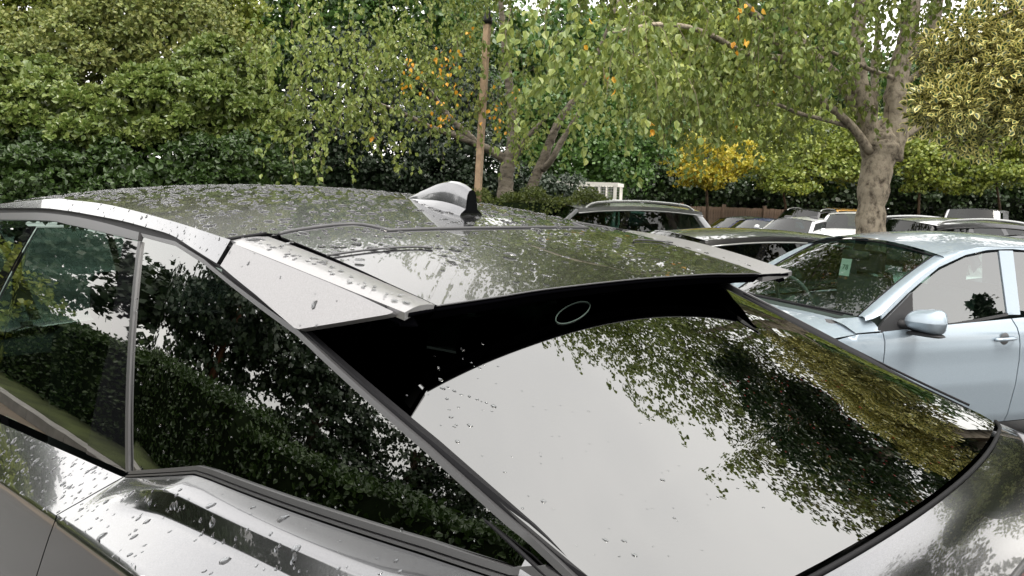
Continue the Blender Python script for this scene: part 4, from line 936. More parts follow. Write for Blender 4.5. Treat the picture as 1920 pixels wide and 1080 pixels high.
# ================================================================== vegetation
def leafmat(name, cols, trans=.3, rough=.42, per_object=False, edge=None, nsc=.9, spec=.5):
    m, t, b = newmat(name); o = t.nodes['Material Output']
    if per_object:
        src = t.nodes.new('ShaderNodeObjectInfo').outputs['Random']
    else:
        src = t.nodes.new('ShaderNodeNewGeometry').outputs['Random Per Island']
    r = t.nodes.new('ShaderNodeValToRGB'); els = r.color_ramp.elements
    while len(els) < len(cols): els.new(.5)
    for i, c in enumerate(cols): els[i].position = i/(len(cols)-1); els[i].color = (*c, 1)
    tcn = t.nodes.new('ShaderNodeTexCoord'); n = t.nodes.new('ShaderNodeTexNoise'); n.inputs['Scale'].default_value = nsc; n.inputs['Detail'].default_value = 2
    t.links.new(tcn.outputs['Object'], n.inputs['Vector'])
    mxx = t.nodes.new('ShaderNodeMix'); mxx.inputs['Factor'].default_value = .45
    t.links.new(src, mxx.inputs['A']); t.links.new(n.outputs['Fac'], mxx.inputs['B']); t.links.new(mxx.outputs['Result'], r.inputs['Fac'])
    col = r.outputs['Color']
    if edge:
        at_ = t.nodes.new('ShaderNodeAttribute'); at_.attribute_name = 'rim'
        th = t.nodes.new('ShaderNodeMapRange'); th.inputs['From Min'].default_value = .38; th.inputs['From Max'].default_value = .55
        t.links.new(at_.outputs['Fac'], th.inputs['Value'])
        me_ = t.nodes.new('ShaderNodeMix'); me_.data_type = 'RGBA'; me_.inputs['B'].default_value = (*edge, 1)
        t.links.new(th.outputs['Result'], me_.inputs['Factor']); t.links.new(col, me_.inputs['A']); col = me_.outputs['Result']
    t.links.new(col, b.inputs['Base Color']); setp(b, Roughness=rough, Specular_IOR_Level=spec)
    tl = t.nodes.new('ShaderNodeBsdfTranslucent'); t.links.new(col, tl.inputs['Color'])
    ms = t.nodes.new('ShaderNodeMixShader'); ms.inputs['Fac'].default_value = trans
    t.links.new(b.outputs['BSDF'], ms.inputs[1]); t.links.new(tl.outputs[0], ms.inputs[2]); t.links.new(ms.outputs[0], o.inputs['Surface'])
    M[name] = m; return m
birchc = [(.08, .125, .024), (.145, .20, .042), (.23, .28, .062), (.37, .38, .095)]
leafmat('birch_leaf', birchc, .35); leafmat('birch_leaf_single', birchc, .35, per_object=True)
leafmat('autumn_leaf', [(.55, .22, .02), (.70, .34, .03), (.75, .45, .06)], .35); leafmat('autumn_leaf_single', [(.55, .22, .02), (.70, .36, .03), (.75, .52, .07)], .35, per_object=True)
leafmat('laurel_leaf', [(.05, .085, .016), (.10, .15, .03), (.17, .215, .055), (.26, .29, .085)], .22, .33)
leafmat('olive_leaf', [(.09, .125, .03), (.15, .19, .05), (.23, .25, .07), (.34, .32, .09)], .3)
leafmat('hedge_leaf', [(.016, .036, .008), (.032, .064, .012), (.06, .10, .02)], .2)
leafmat('yew_leaf', [(.008, .02, .007), (.016, .034, .012), (.03, .055, .02)], .1, .5)
leafmat('maple_leaf', [(.08, .13, .02), (.15, .20, .03), (.24, .28, .045), (.36, .36, .06)], .35)
leafmat('rowan_leaf', [(.03, .05, .012), (.065, .085, .02), (.12, .125, .028), (.24, .20, .04)], .3)
leafmat('dark_wood_leaf', [(.012, .03, .008), (.025, .05, .012), (.05, .085, .02)], .15)
leafmat('yellow_leaf', [(.20, .26, .03), (.42, .36, .03), (.6, .42, .04)], .35)
leafmat('wood_leaf', [(.02, .05, .01), (.045, .10, .018), (.08, .16, .03), (.13, .21, .04)], .3)
leafmat('pine_leaf', [(.010, .025, .010), (.02, .04, .015), (.04, .06, .02)], .1, .5)
leafmat('moss_hedge', [(.05, .075, .012), (.09, .12, .02), (.15, .17, .03)], .2, .5)
leafmat('holly_leaf', [(.02, .05, .02), (.035, .07, .025), (.05, .09, .03)], .15, .28, edge=(.55, .50, .17)); leafmat('holly_leaf_single', [(.02, .05, .02), (.05, .09, .03)], .15, .28, per_object=True, edge=(.55, .50, .17))
leafmat('plain_holly', [(.015, .035, .012), (.03, .06, .02), (.05, .08, .03)], .15, .3)
mat('berry', (.35, .01, .01), .25)
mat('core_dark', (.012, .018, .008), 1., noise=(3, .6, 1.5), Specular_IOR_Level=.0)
mat('twig', (.10, .075, .05), .8)
mat('twig_pale', (.22, .17, .12), .8)
def bark(name, col, dark, sc=(3, 3, 9), contrast=.5, strength=.6):
    m, t, b = newmat(name); tcn = t.nodes.new('ShaderNodeTexCoord'); mp = t.nodes.new('ShaderNodeMapping'); mp.inputs['Scale'].default_value = sc
    n = t.nodes.new('ShaderNodeTexNoise'); n.inputs['Scale'].default_value = 2; n.inputs['Detail'].default_value = 9; n.inputs['Roughness'].default_value = .65
    t.links.new(tcn.outputs['Object'], mp.inputs['Vector']); t.links.new(mp.outputs['Vector'], n.inputs['Vector'])
    r = t.nodes.new('ShaderNodeValToRGB'); r.color_ramp.elements[0].position = contrast-.14; r.color_ramp.elements[0].color = (*dark, 1); r.color_ramp.elements[1].position = contrast+.06; r.color_ramp.elements[1].color = (*col, 1)
    e = r.color_ramp.elements.new(.8); e.color = (*[min(1, c*1.35) for c in col], 1)
    t.links.new(n.outputs['Fac'], r.inputs['Fac']); t.links.new(r.outputs['Color'], b.inputs['Base Color']); setp(b, Roughness=.85, Specular_IOR_Level=.2)
    bp = t.nodes.new('ShaderNodeBump'); bp.inputs['Strength'].default_value = strength; bp.inputs['Distance'].default_value = .02
    t.links.new(n.outputs['Fac'], bp.inputs['Height']); t.links.new(bp.outputs['Normal'], b.inputs['Normal'])
    M[name] = m
bark('bark_pale', (.37, .32, .245), (.07, .055, .04), (7, 7, 5), .46, 1.)
bark('bark_grey', (.22, .19, .15), (.06, .05, .04), (4, 4, 8), .48)
bark('bark_brown', (.10, .07, .045), (.03, .02, .015), (6, 6, 1.5), .5)
bark('bark_pine', (.20, .09, .05), (.06, .03, .02), (6, 6, 2), .48)

def unit(v): return v/(np.linalg.norm(v, axis=-1, keepdims=True)+1e-12)
def leaf_geo(P, D, N, S, wr=.36, fold=.12):
    """6 corners, two halves folded on the midrib"""
    D = unit(D); B = unit(np.cross(N, D)); N = np.cross(D, B); S = S[:, None]; w = wr*S
    V = np.stack([P, P+.33*S*D-B*w+N*S*fold, P+.70*S*D-B*w*.72+N*S*fold*.8, P+S*D-N*S*.08, P+.70*S*D+B*w*.72+N*S*fold*.8, P+.33*S*D+B*w+N*S*fold], 1)
    n = len(P); base = np.arange(n)[:, None]*6
    F = np.concatenate([base+np.array([0, 3, 2, 1]), base+np.array([0, 5, 4, 3])])
    return V.reshape(-1, 3), F
def leaf_far(P, D, N, S, wr=.4):
    D = unit(D); B = unit(np.cross(N, D)); S = S[:, None]; w = wr*S
    V = np.stack([P-.5*S*D, P-B*w, P+.5*S*D, P+B*w], 1); n = len(P)
    return V.reshape(-1, 3), np.arange(n*4).reshape(-1, 4)
def rdir(n): return unit(rng.normal(size=(n, 3)))

def crown_obj(name, V, F, m, parent, extra=None, **k):
    """leaf faces plus optional twig faces (quads) in one crown mesh"""
    mats = [M[m]]; fm = np.zeros(len(F), int)
    if extra is not None and len(extra.F):
        ev = np.array(extra.V); ef = np.array([f for f in extra.F if len(f) == 4]) + len(V)
        V = np.concatenate([V, ev]); F = np.concatenate([F, ef]); fm = np.concatenate([fm, np.ones(len(ef), int)]); mats.append(M[k.get('twm', 'twig')])
    me = fastmesh(name, V, F, mats[0], fm, mats)
    return link(name, me, parent, kind='stuff')

def px_blob(b):
    px, py, D, rx, ry = b[:5]; rd = b[5] if len(b) > 5 else (rx+ry)/2
    return at(px, py, D), rx*D/FPX, ry*D/FPX, rd*D/FPX
def twig_crown(name, blobs, parent, m, leaf=.06, per=14, dens=9., tl=(.35, .9), twm='twig', droop=1., keep_single=0, single=None, minz=None, tubes=.28):
    """hanging leafy twigs spread through ellipsoid blobs given as image column/row, depth and radii in pixels"""
    P0 = []; 
    for b in blobs:
        c, rx, ry, rd = px_blob(b); n = int(dens*(b[6] if len(b) > 6 else 1.)*(rx*ry*rd)**.82*12)
        q = rdir(n)*(rng.random((n, 1))**.45); P0.append(c+q[:, :1]*rx*VR+q[:, 1:2]*ry*np.array([0, 0, 1.])+q[:, 2:]*rd*HF)
    P0 = np.concatenate(P0); n = len(P0)
    if minz is not None: P0 = P0[P0[:, 2] > minz]; n = len(P0)
    L = rng.uniform(*tl, n); hd = rdir(n); hd[:, 2] = np.abs(hd[:, 2])*.25-.05; hd = unit(hd)
    k = 5; t_ = np.linspace(0, 1, k)
    TW = P0[:, None]+L[:, None, None]*(hd[:, None]*(t_-.35*droop*t_**2)[None, :, None]*.75+np.array([0, 0, -1.])*(droop*.75*t_**2)[None, :, None])+rng.normal(0, .02, (n, k, 3))
    # leaves along each twig
    u = rng.uniform(.08, 1., (n, per)); f = u*(k-1); i0 = np.minimum(f.astype(int), k-2); fr = (f-i0)[..., None]
    ar = np.arange(n)[:, None]; LP = TW[ar, i0]*(1-fr)+TW[ar, i0+1]*fr; td = unit(TW[ar, i0+1]-TW[ar, i0])
    LP = LP.reshape(-1, 3); td = td.reshape(-1, 3); nn = len(LP)
    D = unit(td*.35+rdir(nn)*.75+np.array([0, 0, -.75])); N = unit(rdir(nn)*.8+np.array([0, 0, .7])-HF*.25)
    S = leaf*rng.uniform(.6, 1.2, nn); LP = LP+D*.012
    singles = None
    if keep_single:
        q = LP-CAM; dep = q @ VF; x = 960+FPX*(q @ VR)/dep; y = 540-FPX*(q @ VU)/dep
        sc = np.where((x > 10) & (x < 1910) & (y > 5) & (y < 400) & (dep > 1), S/dep, 0); ids = np.argsort(-sc)[:keep_single]
        msk = np.ones(nn, bool); msk[ids] = False
        singles = (LP[ids], D[ids], N[ids], S[ids]); LP, D, N, S = LP[msk], D[msk], N[msk], S[msk]
    V, F = leaf_geo(LP, D, N, S)
    # twig stems: three-sided tubes
    sel = rng.random(n) < tubes; T = TW[sel]; q = len(T)
    rad = np.linspace(.004, .0015, k); off = np.array([[1, 0, 0], [-.5, .87, 0], [-.5, -.87, 0]])
    TV = (T[:, :, None]+rad[None, :, None, None]*off[None, None]).reshape(-1, 3)
    fi = []
    for a in range(k-1):
        for e in range(3): fi.append((a*3+e, a*3+(e+1) % 3, (a+1)*3+(e+1) % 3, (a+1)*3+e))
    TF = (np.arange(q)[:, None, None]*(k*3)+np.array(fi)[None]).reshape(-1, 4)
    me = fastmesh(name, np.concatenate([V, TV]), np.concatenate([F, TF+len(V)]), None, np.concatenate([np.zeros(len(F)), np.ones(len(TF))]), [M[m], M[twm]])
    cr_ = link(name, me, parent, kind='stuff')
    if singles is not None: leaf_objects(singles, cr_, single)
    return cr_
LEAFM = {}
def leaf_objects(s, parent, m, rim=False):
    if m not in LEAFM:
        V, F = (leaf_geo if not rim else holly_geo)(np.zeros((1, 3)), np.array([[1., 0, 0]]), np.array([[0, 0, 1.]]), np.array([1.]))[:2]
        me = fastmesh('leaf', V, F, M[m]) if not rim else holly_mesh('leaf', *holly_geo(np.zeros((1, 3)), np.array([[1., 0, 0]]), np.array([[0, 0, 1.]]), np.array([1.])), M[m])
        LEAFM[m] = me
    pi_ = PINV.get(parent.parent.name) if parent.parent else None
    for p, d, n, z in zip(*s):
        d = d/np.linalg.norm(d); b_ = np.cross(n, d); b_ /= np.linalg.norm(b_); n = np.cross(d, b_)
        o = bpy.data.objects.new('leaf', LEAFM[m]); COL.objects.link(o); o.parent = parent
        o.matrix_parent_inverse = Matrix(((1, 0, 0, 0), (0, 1, 0, 0), (0, 0, 1, 0), (0, 0, 0, 1)))
        base = PINV_T.get(parent.name, Vector((0, 0, 0)))
        o.matrix_basis = Matrix([[d[i]*z, b_[i]*z, n[i]*z, p[i]] for i in range(3)]+[[0, 0, 0, 1]])
PINV_T = {}
def tree_root(name, label, base, cat='tree', group=None):
    return empty(name, tuple(base), 0, label, cat, group, world_parts=True)
def limbs(parent, paths, m, name='trunk', n=9, wob=.012):
    """paths: list of (points, radii); the first is the trunk, the others its limbs"""
    tr = None
    for i, (P, R) in enumerate(paths):
        P = spl(P, 5); R = np.interp(np.linspace(0, 1, len(P)), np.linspace(0, 1, len(R)), R)
        P = P+rng.normal(0, wob, P.shape)*np.minimum(R, .1)[:, None]*3
        R = R*(1+rng.normal(0, .05, len(R)))
        b = MB(); b.tube(P, R, n if i == 0 else max(6, n-3), caps=True)
        o = b.obj(name if i == 0 else 'limb', M[m], parent if i == 0 else tr); tr = tr or o
    return tr
def bush(name, label, blobs, m, leaf, n, cat='shrub', group=None, trunk=None, clump=.28, core=True, far=True, up=.35, base=None, wr=.36, single=None):
    """leafy mass: clumps of leaves set over ellipsoids (image column, row, depth, radii in pixels)"""
    bl = [px_blob(b) for b in blobs]
    c0 = bl[0][0]
    if base is None: base = np.array([c0[0], c0[1], float(gz(c0[0], c0[1]))])
    root = tree_root(name, label, base, cat, group)
    LP, LD, LN, LS = [], [], [], []; area = sum(rx*ry for _, rx, ry, _ in bl); cb = MB()
    for c, rx, ry, rd in bl:
        k = max(8, int(26*(rx*ry)**.5/clump)); q = rdir(k); back = (q @ HF) > .35; q = q[~back | (rng.random(k) < .35)]; k = len(q)
        sc = rng.uniform(.78, 1.06, (k, 1)); cc = c+sc*(q[:, :1]*rx*HR+q[:, 1:2]*rd*HF+q[:, 2:]*ry*np.array([0, 0, 1.]))
        # world-aligned ellipsoid axes: right, forward, up
        rc = clump*rng.uniform(.6, 1.25, k)*min(1.2, max(.5, (rx*ry)**.5)); m_ = max(6, int(n*(rx*ry)/area/k))
        e = rdir(k*m_).reshape(k, m_, 3); e[..., 2] = np.where(e[..., 2] < -.3, -e[..., 2], e[..., 2])
        nor = unit(e+.6*q[:, None]+np.array([0, 0, up])); r_ = rng.uniform(.35, 1., (k, m_, 1))**.6
        pos = cc[:, None]+rc[:, None, None]*r_*e*np.array([1, 1, .8])
        LP.append(pos.reshape(-1, 3)); LN.append((nor+rng.normal(0, .45, nor.shape)).reshape(-1, 3))
        LD.append(unit(e.reshape(-1, 3)*.7+rdir(k*m_)*.8+np.array([0, 0, -.15]))); LS.append(leaf*rng.uniform(.65, 1.3, k*m_))
        if core:   # shaded inner foliage
            ni = int(400+2800*(rx*ry)**.5/max(leaf*14, .6)*.5); q = rdir(ni); rr_ = rng.uniform(.35, .82, (ni, 1))
            LP.append(c+rr_*(q[:, :1]*rx*HR+q[:, 1:2]*rd*HF+q[:, 2:]*ry*np.array([0, 0, 1.]))); LD.append(rdir(ni)); LN.append(q+rng.normal(0, .5, (ni, 3))); LS.append(leaf*1.7*rng.uniform(.7, 1.25, ni))
    LP, LD, LN, LS = map(np.concatenate, (LP, LD, LN, LS))
    g = LP[:, 2] > gz(LP[:, 0], LP[:, 1])+.02; LP, LD, LN, LS = LP[g], LD[g], LN[g], LS[g]
    V, F = (leaf_far if far else leaf_geo)(LP, LD, LN, LS, wr)
    me = fastmesh('crown', V, F, M[m])
    cr_ = link('crown', me, root, kind='stuff')
    tb = MB(); top = c0+np.array([0, 0, .3]); r0 = trunk or .06
    P = spl([base-[0, 0, .05], base*.5+top*.5+rng.normal(0, .1, 3)*[1, 1, 0], top], 5); tb.tube(P, np.linspace(r0, r0*.4, len(P)), 8)
    tb.obj('trunk', M['bark_brown'], root)
    return root, cr_

# ---------------------------------------------- multi-stemmed tree by the hatchback
def pp(lst, D):  # image polyline -> world, depth per point or constant
    return np.array([at(q[0], q[1], q[2] if len(q) > 2 else D) for q in lst])
D1 = 9.4; b1 = ground_at(1630, D1); k1 = D1/FPX
t1 = tree_root('multi_stem_tree', 'pale-barked multi-stemmed tree with drooping green branches behind the hatchback', b1)
tr1 = np.concatenate([[b1-[0, 0, .1], b1+[0, 0, .35]], pp([(1632, 470), (1633, 400), (1641, 330), (1652, 285), (1654, 262), (1657, 225)], D1)])
lim = [(tr1, np.array([42, 33, 28, 26, 29, 33, 30, 8])*k1)]
def lm(l, r, D=D1): lim.append((pp(l, D), np.array(r)*k1))
lm([(1642, 300), (1630, 245), (1618, 190), (1611, 140), (1606, 80), (1615, 10), (1625, -120), (1615, -300)], [22, 21, 18, 16, 14, 12, 8, 3])
lm([(1668, 300), (1678, 240), (1680, 180), (1690, 120), (1705, 60), (1712, -10), (1740, -140), (1760, -330)], [24, 22, 20, 19, 17, 14, 9, 3])
lm([(1632, 285, 9.3), (1600, 240, 9.2), (1570, 212, 9.1), (1530, 178, 9.0), (1495, 145, 8.9), (1470, 100, 8.7), (1430, 40, 8.4)], [9, 8, 7.5, 7, 6, 5, 3])
lm([(1622, 225, 9.4), (1590, 175, 9.5), (1555, 130, 9.6), (1510, 88, 9.7), (1490, 60, 9.8), (1450, -40, 10)], [12, 11, 10, 9, 8, 3])
lm([(1600, 240, 9.3), (1560, 228, 9.1), (1500, 213, 8.8), (1450, 195, 8.5), (1390, 205, 8.2)], [5, 4, 3.5, 3, 1.2])
lm([(1690, 165, 9.4), (1720, 140, 9.3), (1765, 110, 9.1), (1815, 68, 8.9), (1880, 20, 8.6)], [8, 6, 5, 4, 2])
lm([(1686, 262, 9.5), (1715, 240, 9.6), (1745, 232, 9.8), (1800, 190, 10)], [12, 9, 7, 3])
lm([(1672, 145, 9.2), (1630, 130, 8.9), (1590, 112, 8.6), (1545, 92, 8.3), (1500, 90, 8)], [5, 4, 3.5, 3, 1])
lm([(1700, 105, 9.4), (1735, 75, 9.5), (1750, 45, 9.6), (1765, -30, 9.7), (1800, -160, 9.8)], [16, 15, 13, 9, 4])
lm([(1635, 240, 9.6), (1640, 160, 9.9), (1640, 110, 10.1), (1645, 60, 10.3), (1640, -80, 10.6)], [9, 8, 7, 5, 2])
lm([(1470, 110, 8.7), (1400, 100, 8.2), (1320, 60, 7.4), (1240, 45, 6.7), (1150, 60, 6.1)], [6, 5, 4, 3, 1.5])
lm([(1430, 40, 8.4), (1330, -40, 7.6), (1200, -60, 6.8), (1080, -30, 6.2)], [6, 5, 4, 2])
limbs(t1, lim, 'bark_pale', 'trunk', 10)
blob1 = [(1380, 60, 7.6, 240, 120, 200, 1.3), (1180, 80, 6.4, 200, 110, 160, 1.2), (1060, 60, 6.0, 140, 100, 150, 1.2), (1290, 165, 8.2, 200, 90, 160, 1.3), (1480, 150, 9.2, 190, 70, 200, 1.2),
         (1560, 20, 8.2, 200, 80, 200, 1.3), (1420, 235, 9.8, 150, 45, 120, .9), (1130, 210, 7.2, 80, 60, 60, .8), (1700, -40, 9.3, 200, 90, 220, 1.2), (1790, 130, 10.5, 120, 80, 150, .9),
         (1300, -150, 10.2, 320, 150, 300, 1.1), (1500, -300, 9, 360, 200, 360, .9), (1750, -420, 9.8, 420, 260, 420, 1.), (1330, -480, 9.4, 300, 200, 340, 1.1), (1560, -650, 9.6, 380, 160, 380, .7), (1150, -130, 7.6, 200, 110, 200, .8), (1030, -170, 10.5, 180, 110, 200, .8), (1320, -215, 8.3, 330, 150, 300, 1.3), (1420, -330, 6.9, 280, 130, 230, 1.3), (1200, -120, 9.6, 220, 120, 200, 1.2), (1250, -600, 9, 260, 130, 250, 1.), (1400, -690, 9, 300, 110, 250, 1.), (1580, -770, 9.6, 330, 90, 300, .9), (1330, -800, 8.4, 260, 120, 260, 1.1), (1500, -850, 8.6, 260, 110, 260, 1.), (1240, -760, 8.2, 200, 110, 200, 1.), (1740, -760, 8.3, 260, 120, 260, 1.)]
cr1 = twig_crown('crown', blob1, t1, 'birch_leaf', .072, 13, 11.5, (.35, .9), keep_single=300, single='birch_leaf_single')
cr1.name = 'crown'
# ---------------------------------------------- birch behind the low hedge
D2 = 12.6; b2 = ground_at(950, D2); k2 = D2/FPX
t2 = tree_root('birch_tree', 'birch with two grey leaning trunks and yellowing leaves beside the wooden lamp post', b2)
lim = [(np.concatenate([[b2-[0, 0, .1]], pp([(948, 390), (948, 345), (952, 312), (958, 290), (962, 262), (960, 200), (950, 120), (940, 20), (930, -120)], D2)]), np.array([20, 17, 14, 14, 13, 11, 9, 7, 5, 3])*k2)]
def lm(l, r, D=D2): lim.append((pp(l, D), np.array(r)*k2))
lm([(955, 305), (925, 285), (893, 270), (850, 252), (806, 238), (760, 215, 12.2), (700, 190, 11.6)], [9, 8, 7, 6, 5, 4, 2])
lm([(895, 268), (870, 245), (845, 222), (820, 190), (780, 140, 12), (760, 120, 11.8)], [6, 6, 5, 5, 4, 2])
lm([(962, 300), (975, 275), (990, 255), (1010, 235), (1040, 200)], [7, 6, 5, 4, 2])
gb = ground_at(990, D2+.3); lim.append((np.concatenate([[gb-[0, 0, .1]], pp([(990, 390), (1000, 345), (1015, 310), (1026, 280), (1040, 245), (1052, 220), (1080, 180), (1120, 100), (1160, 0)], D2+.3)]), np.array([14, 12, 11, 10, 9, 8, 7, 6, 4, 3])*k2))
lm([(1018, 318, 12.8), (1035, 298), (1050, 270), (1068, 240), (1090, 205), (1110, 180)], [7, 6, 6, 5, 4, 2])
limbs(t2, lim, 'bark_grey', 'trunk', 9)
blob2 = [(620, 110, 9.4, 140, 120, 150), (560, 215, 9.2, 70, 80, 80), (540, 60, 9.8, 80, 80, 100), (760, 90, 10, 150, 110, 150), (700, 190, 10, 120, 70, 100, .8), (880, 60, 10.4, 130, 100, 140, .9),
         (900, 190, 11, 130, 55, 100, .7), (1010, 140, 10.6, 90, 90, 120, .7), (640, 270, 9.6, 60, 40, 50, .35), (720, -110, 10.4, 280, 110, 250, .6), (960, -120, 11, 200, 110, 250, .9), (960, -260, 11, 180, 110, 200, .9), (1080, -270, 10.6, 140, 110, 180, .9), (850, 222, 10.6, 80, 36, 60, .9), (965, 240, 10.2, 70, 36, 60, .9), (1055, 215, 9.8, 60, 45, 60, .9), (760, 250, 10, 60, 30, 50, .7)]
twig_crown('crown', blob2, t2, 'birch_leaf', .066, 13, 11.5, (.35, .95), keep_single=300, single='birch_leaf_single')
# yellowing sprays
def spray(spots, parent, m, leaf, per=1):
    P = np.concatenate([at(x, y, D)+rng.normal(0, 1, (n, 3))*s*D/FPX for x, y, D, s, n in spots]); n = len(P)
    leaf_objects((P, unit(rdir(n)*.7+np.array([0, 0, -.9])), unit(rdir(n)-HF*.6), leaf*rng.uniform(.7, 1.25, n)), parent, m)
spray([(775, 125, 9.0, 10, 8), (790, 140, 9.0, 12, 8), (830, 145, 9.1, 18, 12), (845, 120, 9.1, 10, 6), (860, 165, 9.2, 10, 6), (845, 205, 9.2, 12, 9), (832, 232, 9.2, 8, 7), (765, 165, 9, 6, 4), (830, 95, 9.2, 10, 8), (880, 60, 9.5, 8, 5), (815, 195, 9.2, 10, 5), (925, 215, 9.8, 12, 8), (955, 185, 9.8, 14, 7), (940, 235, 9.8, 10, 6), (975, 175, 9.8, 8, 4), (697, 255, 9.3, 3, 2)], t2.children[-1], 'autumn_leaf_single', .052)
spray([(1410, 22, 6.6, 12, 6), (1393, 78, 6.8, 7, 4), (1382, 15, 6.6, 4, 2), (1130, 135, 6.2, 10, 3), (1097, 88, 6.0, 4, 2), (1150, 168, 6.6, 5, 2), (1218, 245, 7.4, 5, 4), (1217, 228, 7.4, 3, 2), (1470, 155, 8.6, 14, 6), (1385, 235, 9, 10, 4), (1216, 87, 6.6, 3, 1), (1105, 32, 6.0, 3, 1), (1830, 255, 9, 0, 0)], cr1, 'autumn_leaf_single', .058)

# ---------------------------------------------- variegated holly at the right
def holly_geo(P, D, N, S):
    D = unit(D); B = unit(np.cross(N, D)); N = np.cross(D, B); S = S[:, None]; w = .33*S
    V = np.stack([P, P+.3*S*D-B*w+N*S*.10, P+.68*S*D-B*w*.85+N*S*.06, P+S*D-N*S*.12, P+.68*S*D+B*w*.85+N*S*.06, P+.3*S*D+B*w+N*S*.10, P+.33*S*D-N*S*.02, P+.66*S*D-N*S*.04], 1)
    q = np.array([[0, 6, 1, 1], [1, 6, 7, 2], [2, 7, 3, 3], [0, 5, 6, 6], [5, 4, 7, 6], [4, 3, 7, 7]])
    F = (np.arange(len(P))[:, None, None]*8+q[None]).reshape(-1, 4)
    return V.reshape(-1, 3), F, np.tile(np.array([.55, 1, 1, 1, 1, 1, 0, 0]), len(P))
def holly_mesh(name, V, F, rim, m):
    me = bpy.data.meshes.new(name)
    tri = F[F[:, 2] == F[:, 3]][:, :3]; quad = F[F[:, 2] != F[:, 3]]
    me.vertices.add(len(V)); me.vertices.foreach_set('co', V.astype(np.float32).ravel())
    lv = np.concatenate([tri.ravel(), quad.ravel()]); me.loops.add(len(lv)); me.loops.foreach_set('vertex_index', lv.astype(np.int32))
    me.polygons.add(len(tri)+len(quad)); ls = np.concatenate([np.arange(len(tri))*3, len(tri)*3+np.arange(len(quad))*4]); me.polygons.foreach_set('loop_start', ls.astype(np.int32))
    me.polygons.foreach_set('loop_total', np.concatenate([np.full(len(tri), 3), np.full(len(quad), 4)]).astype(np.int32))
    me.materials.append(m); me.update(calc_edges=True)
    a_ = me.attributes.new('rim', 'FLOAT', 'POINT'); a_.data.foreach_set('value', rim.astype(np.float32)); return me
def holly_tree(label, blobs, base, n, leaf, keep, m='holly_leaf', clump=.20):
    root = tree_root('holly_tree', label, base); LP, LD, LN, LS = [], [], [], []
    area = sum(b[3]*b[4]*(b[2]/FPX)**2 for b in blobs)
    for b in blobs:
        c, rx, ry, rd = px_blob(b); k = max(10, int(40*rx*ry/.5)); q = rdir(k)
        cc = c+rng.uniform(.55, 1.0, (k, 1))*(q[:, :1]*rx*VR+q[:, 1:2]*rd*HF+q[:, 2:]*ry*np.array([0, 0, 1.])); m_ = max(8, int(n*rx*ry/area/k))
        e = rdir(k*m_).reshape(k, m_, 3); pos = cc[:, None]+clump*rng.uniform(.3, 1, (k, m_, 1))*e
        LP.append(pos.reshape(-1, 3)); LD.append(unit(e.reshape(-1, 3)+rdir(k*m_)*.7)); LN.append(unit(e.reshape(-1, 3)*.5+rdir(k*m_)*.6+np.array([0, 0, .9]))); LS.append(leaf*rng.uniform(.7, 1.25, k*m_))
    LP, LD, LN, LS = map(np.concatenate, (LP, LD, LN, LS))
    q = LP-CAM; dep = q @ VF; x = 960+FPX*(q @ VR)/dep; y = 540-FPX*(q @ VU)/dep
    sc = np.where((x > 10) & (x < 1910) & (y > 5) & (y < 300) & (dep > 1), LS/dep, 0); ids = np.argsort(-sc)[:keep]; ids = ids[sc[ids] > 0]; msk = np.ones(len(LP), bool); msk[ids] = False
    cr_ = link('crown', holly_mesh('crown', *holly_geo(LP[msk], LD[msk], LN[msk], LS[msk]), M[m]), root, kind='stuff')
    if len(ids): leaf_objects((LP[ids], LD[ids], LN[ids], LS[ids]), cr_, 'holly_leaf_single', rim=True)
    c = px_blob(blobs[0])[0]; bb_ = MB(); P = spl([base-[0, 0, .05], base*.6+c*.4, c, c+[0, 0, .8]], 5); bb_.tube(P, np.linspace(.09, .03, len(P)), 8); bb_.obj('trunk', M['bark_grey'], root)
    bp_ = MB()
    for b in blobs[1:]:
        e = px_blob(b)[0]; P = spl([c*.7+base*.3, (c+e)/2+[0, 0, .1], e], 4); bp_.tube(P, np.linspace(.03, .008, len(P)), 6)
    if bp_.V: bp_.obj('limbs', M['bark_grey'], root, kind='stuff')
    return root, LP
holly_tree('tall plain dark holly with red berries above the variegated holly', [(2110, -150, 6.9, 170, 180, 160), (2020, -330, 7.0, 200, 170, 180), (2200, 60, 6.9, 140, 160, 140)], ground_at(2260, 6.9), 15000, .06, 0, m='plain_holly')
hroot, hp = holly_tree('variegated holly with cream-edged leaves at the edge of the car park', [(2080, 20, 6.6, 120, 120, 120), (1890, 150, 6.4, 90, 90, 100), (1830, 210, 6.5, 80, 60, 80), (1790, 120, 6.8, 60, 70, 80), (1765, 215, 6.6, 40, 50, 50), (1880, 30, 6.6, 100, 80, 100), (1990, 120, 6.4, 110, 140, 120)], ground_at(2190, 6.6), 14000, .058, 250)
# dark trunked tree with red berries above it, seen mirrored in the rear glass
r3, c3 = bush('rowan_tree', 'tall dark-leaved berry tree standing behind the variegated holly', [(2150, -150, 9.5, 300, 330), (2000, -420, 9.5, 260, 250), (2350, 60, 9, 220, 260)], 'rowan_leaf', .085, 26000, 'tree', trunk=.16, clump=.45, core=False, base=ground_at(2200, 9.5))
bp_ = MB(); 
for k in range(170):
    q = rdir(1)[0]; c = at(2090+rng.uniform(-200, 200), -180+rng.uniform(-300, 300), 6.3+rng.uniform(-.3, .8)); bp_.lathe(c, (0, 0, 1), [(.0, -.011), (.011, -.005), (.011, .005), (0, .011)], 6)
bp_.obj('berries', M['berry'], r3, kind='stuff')

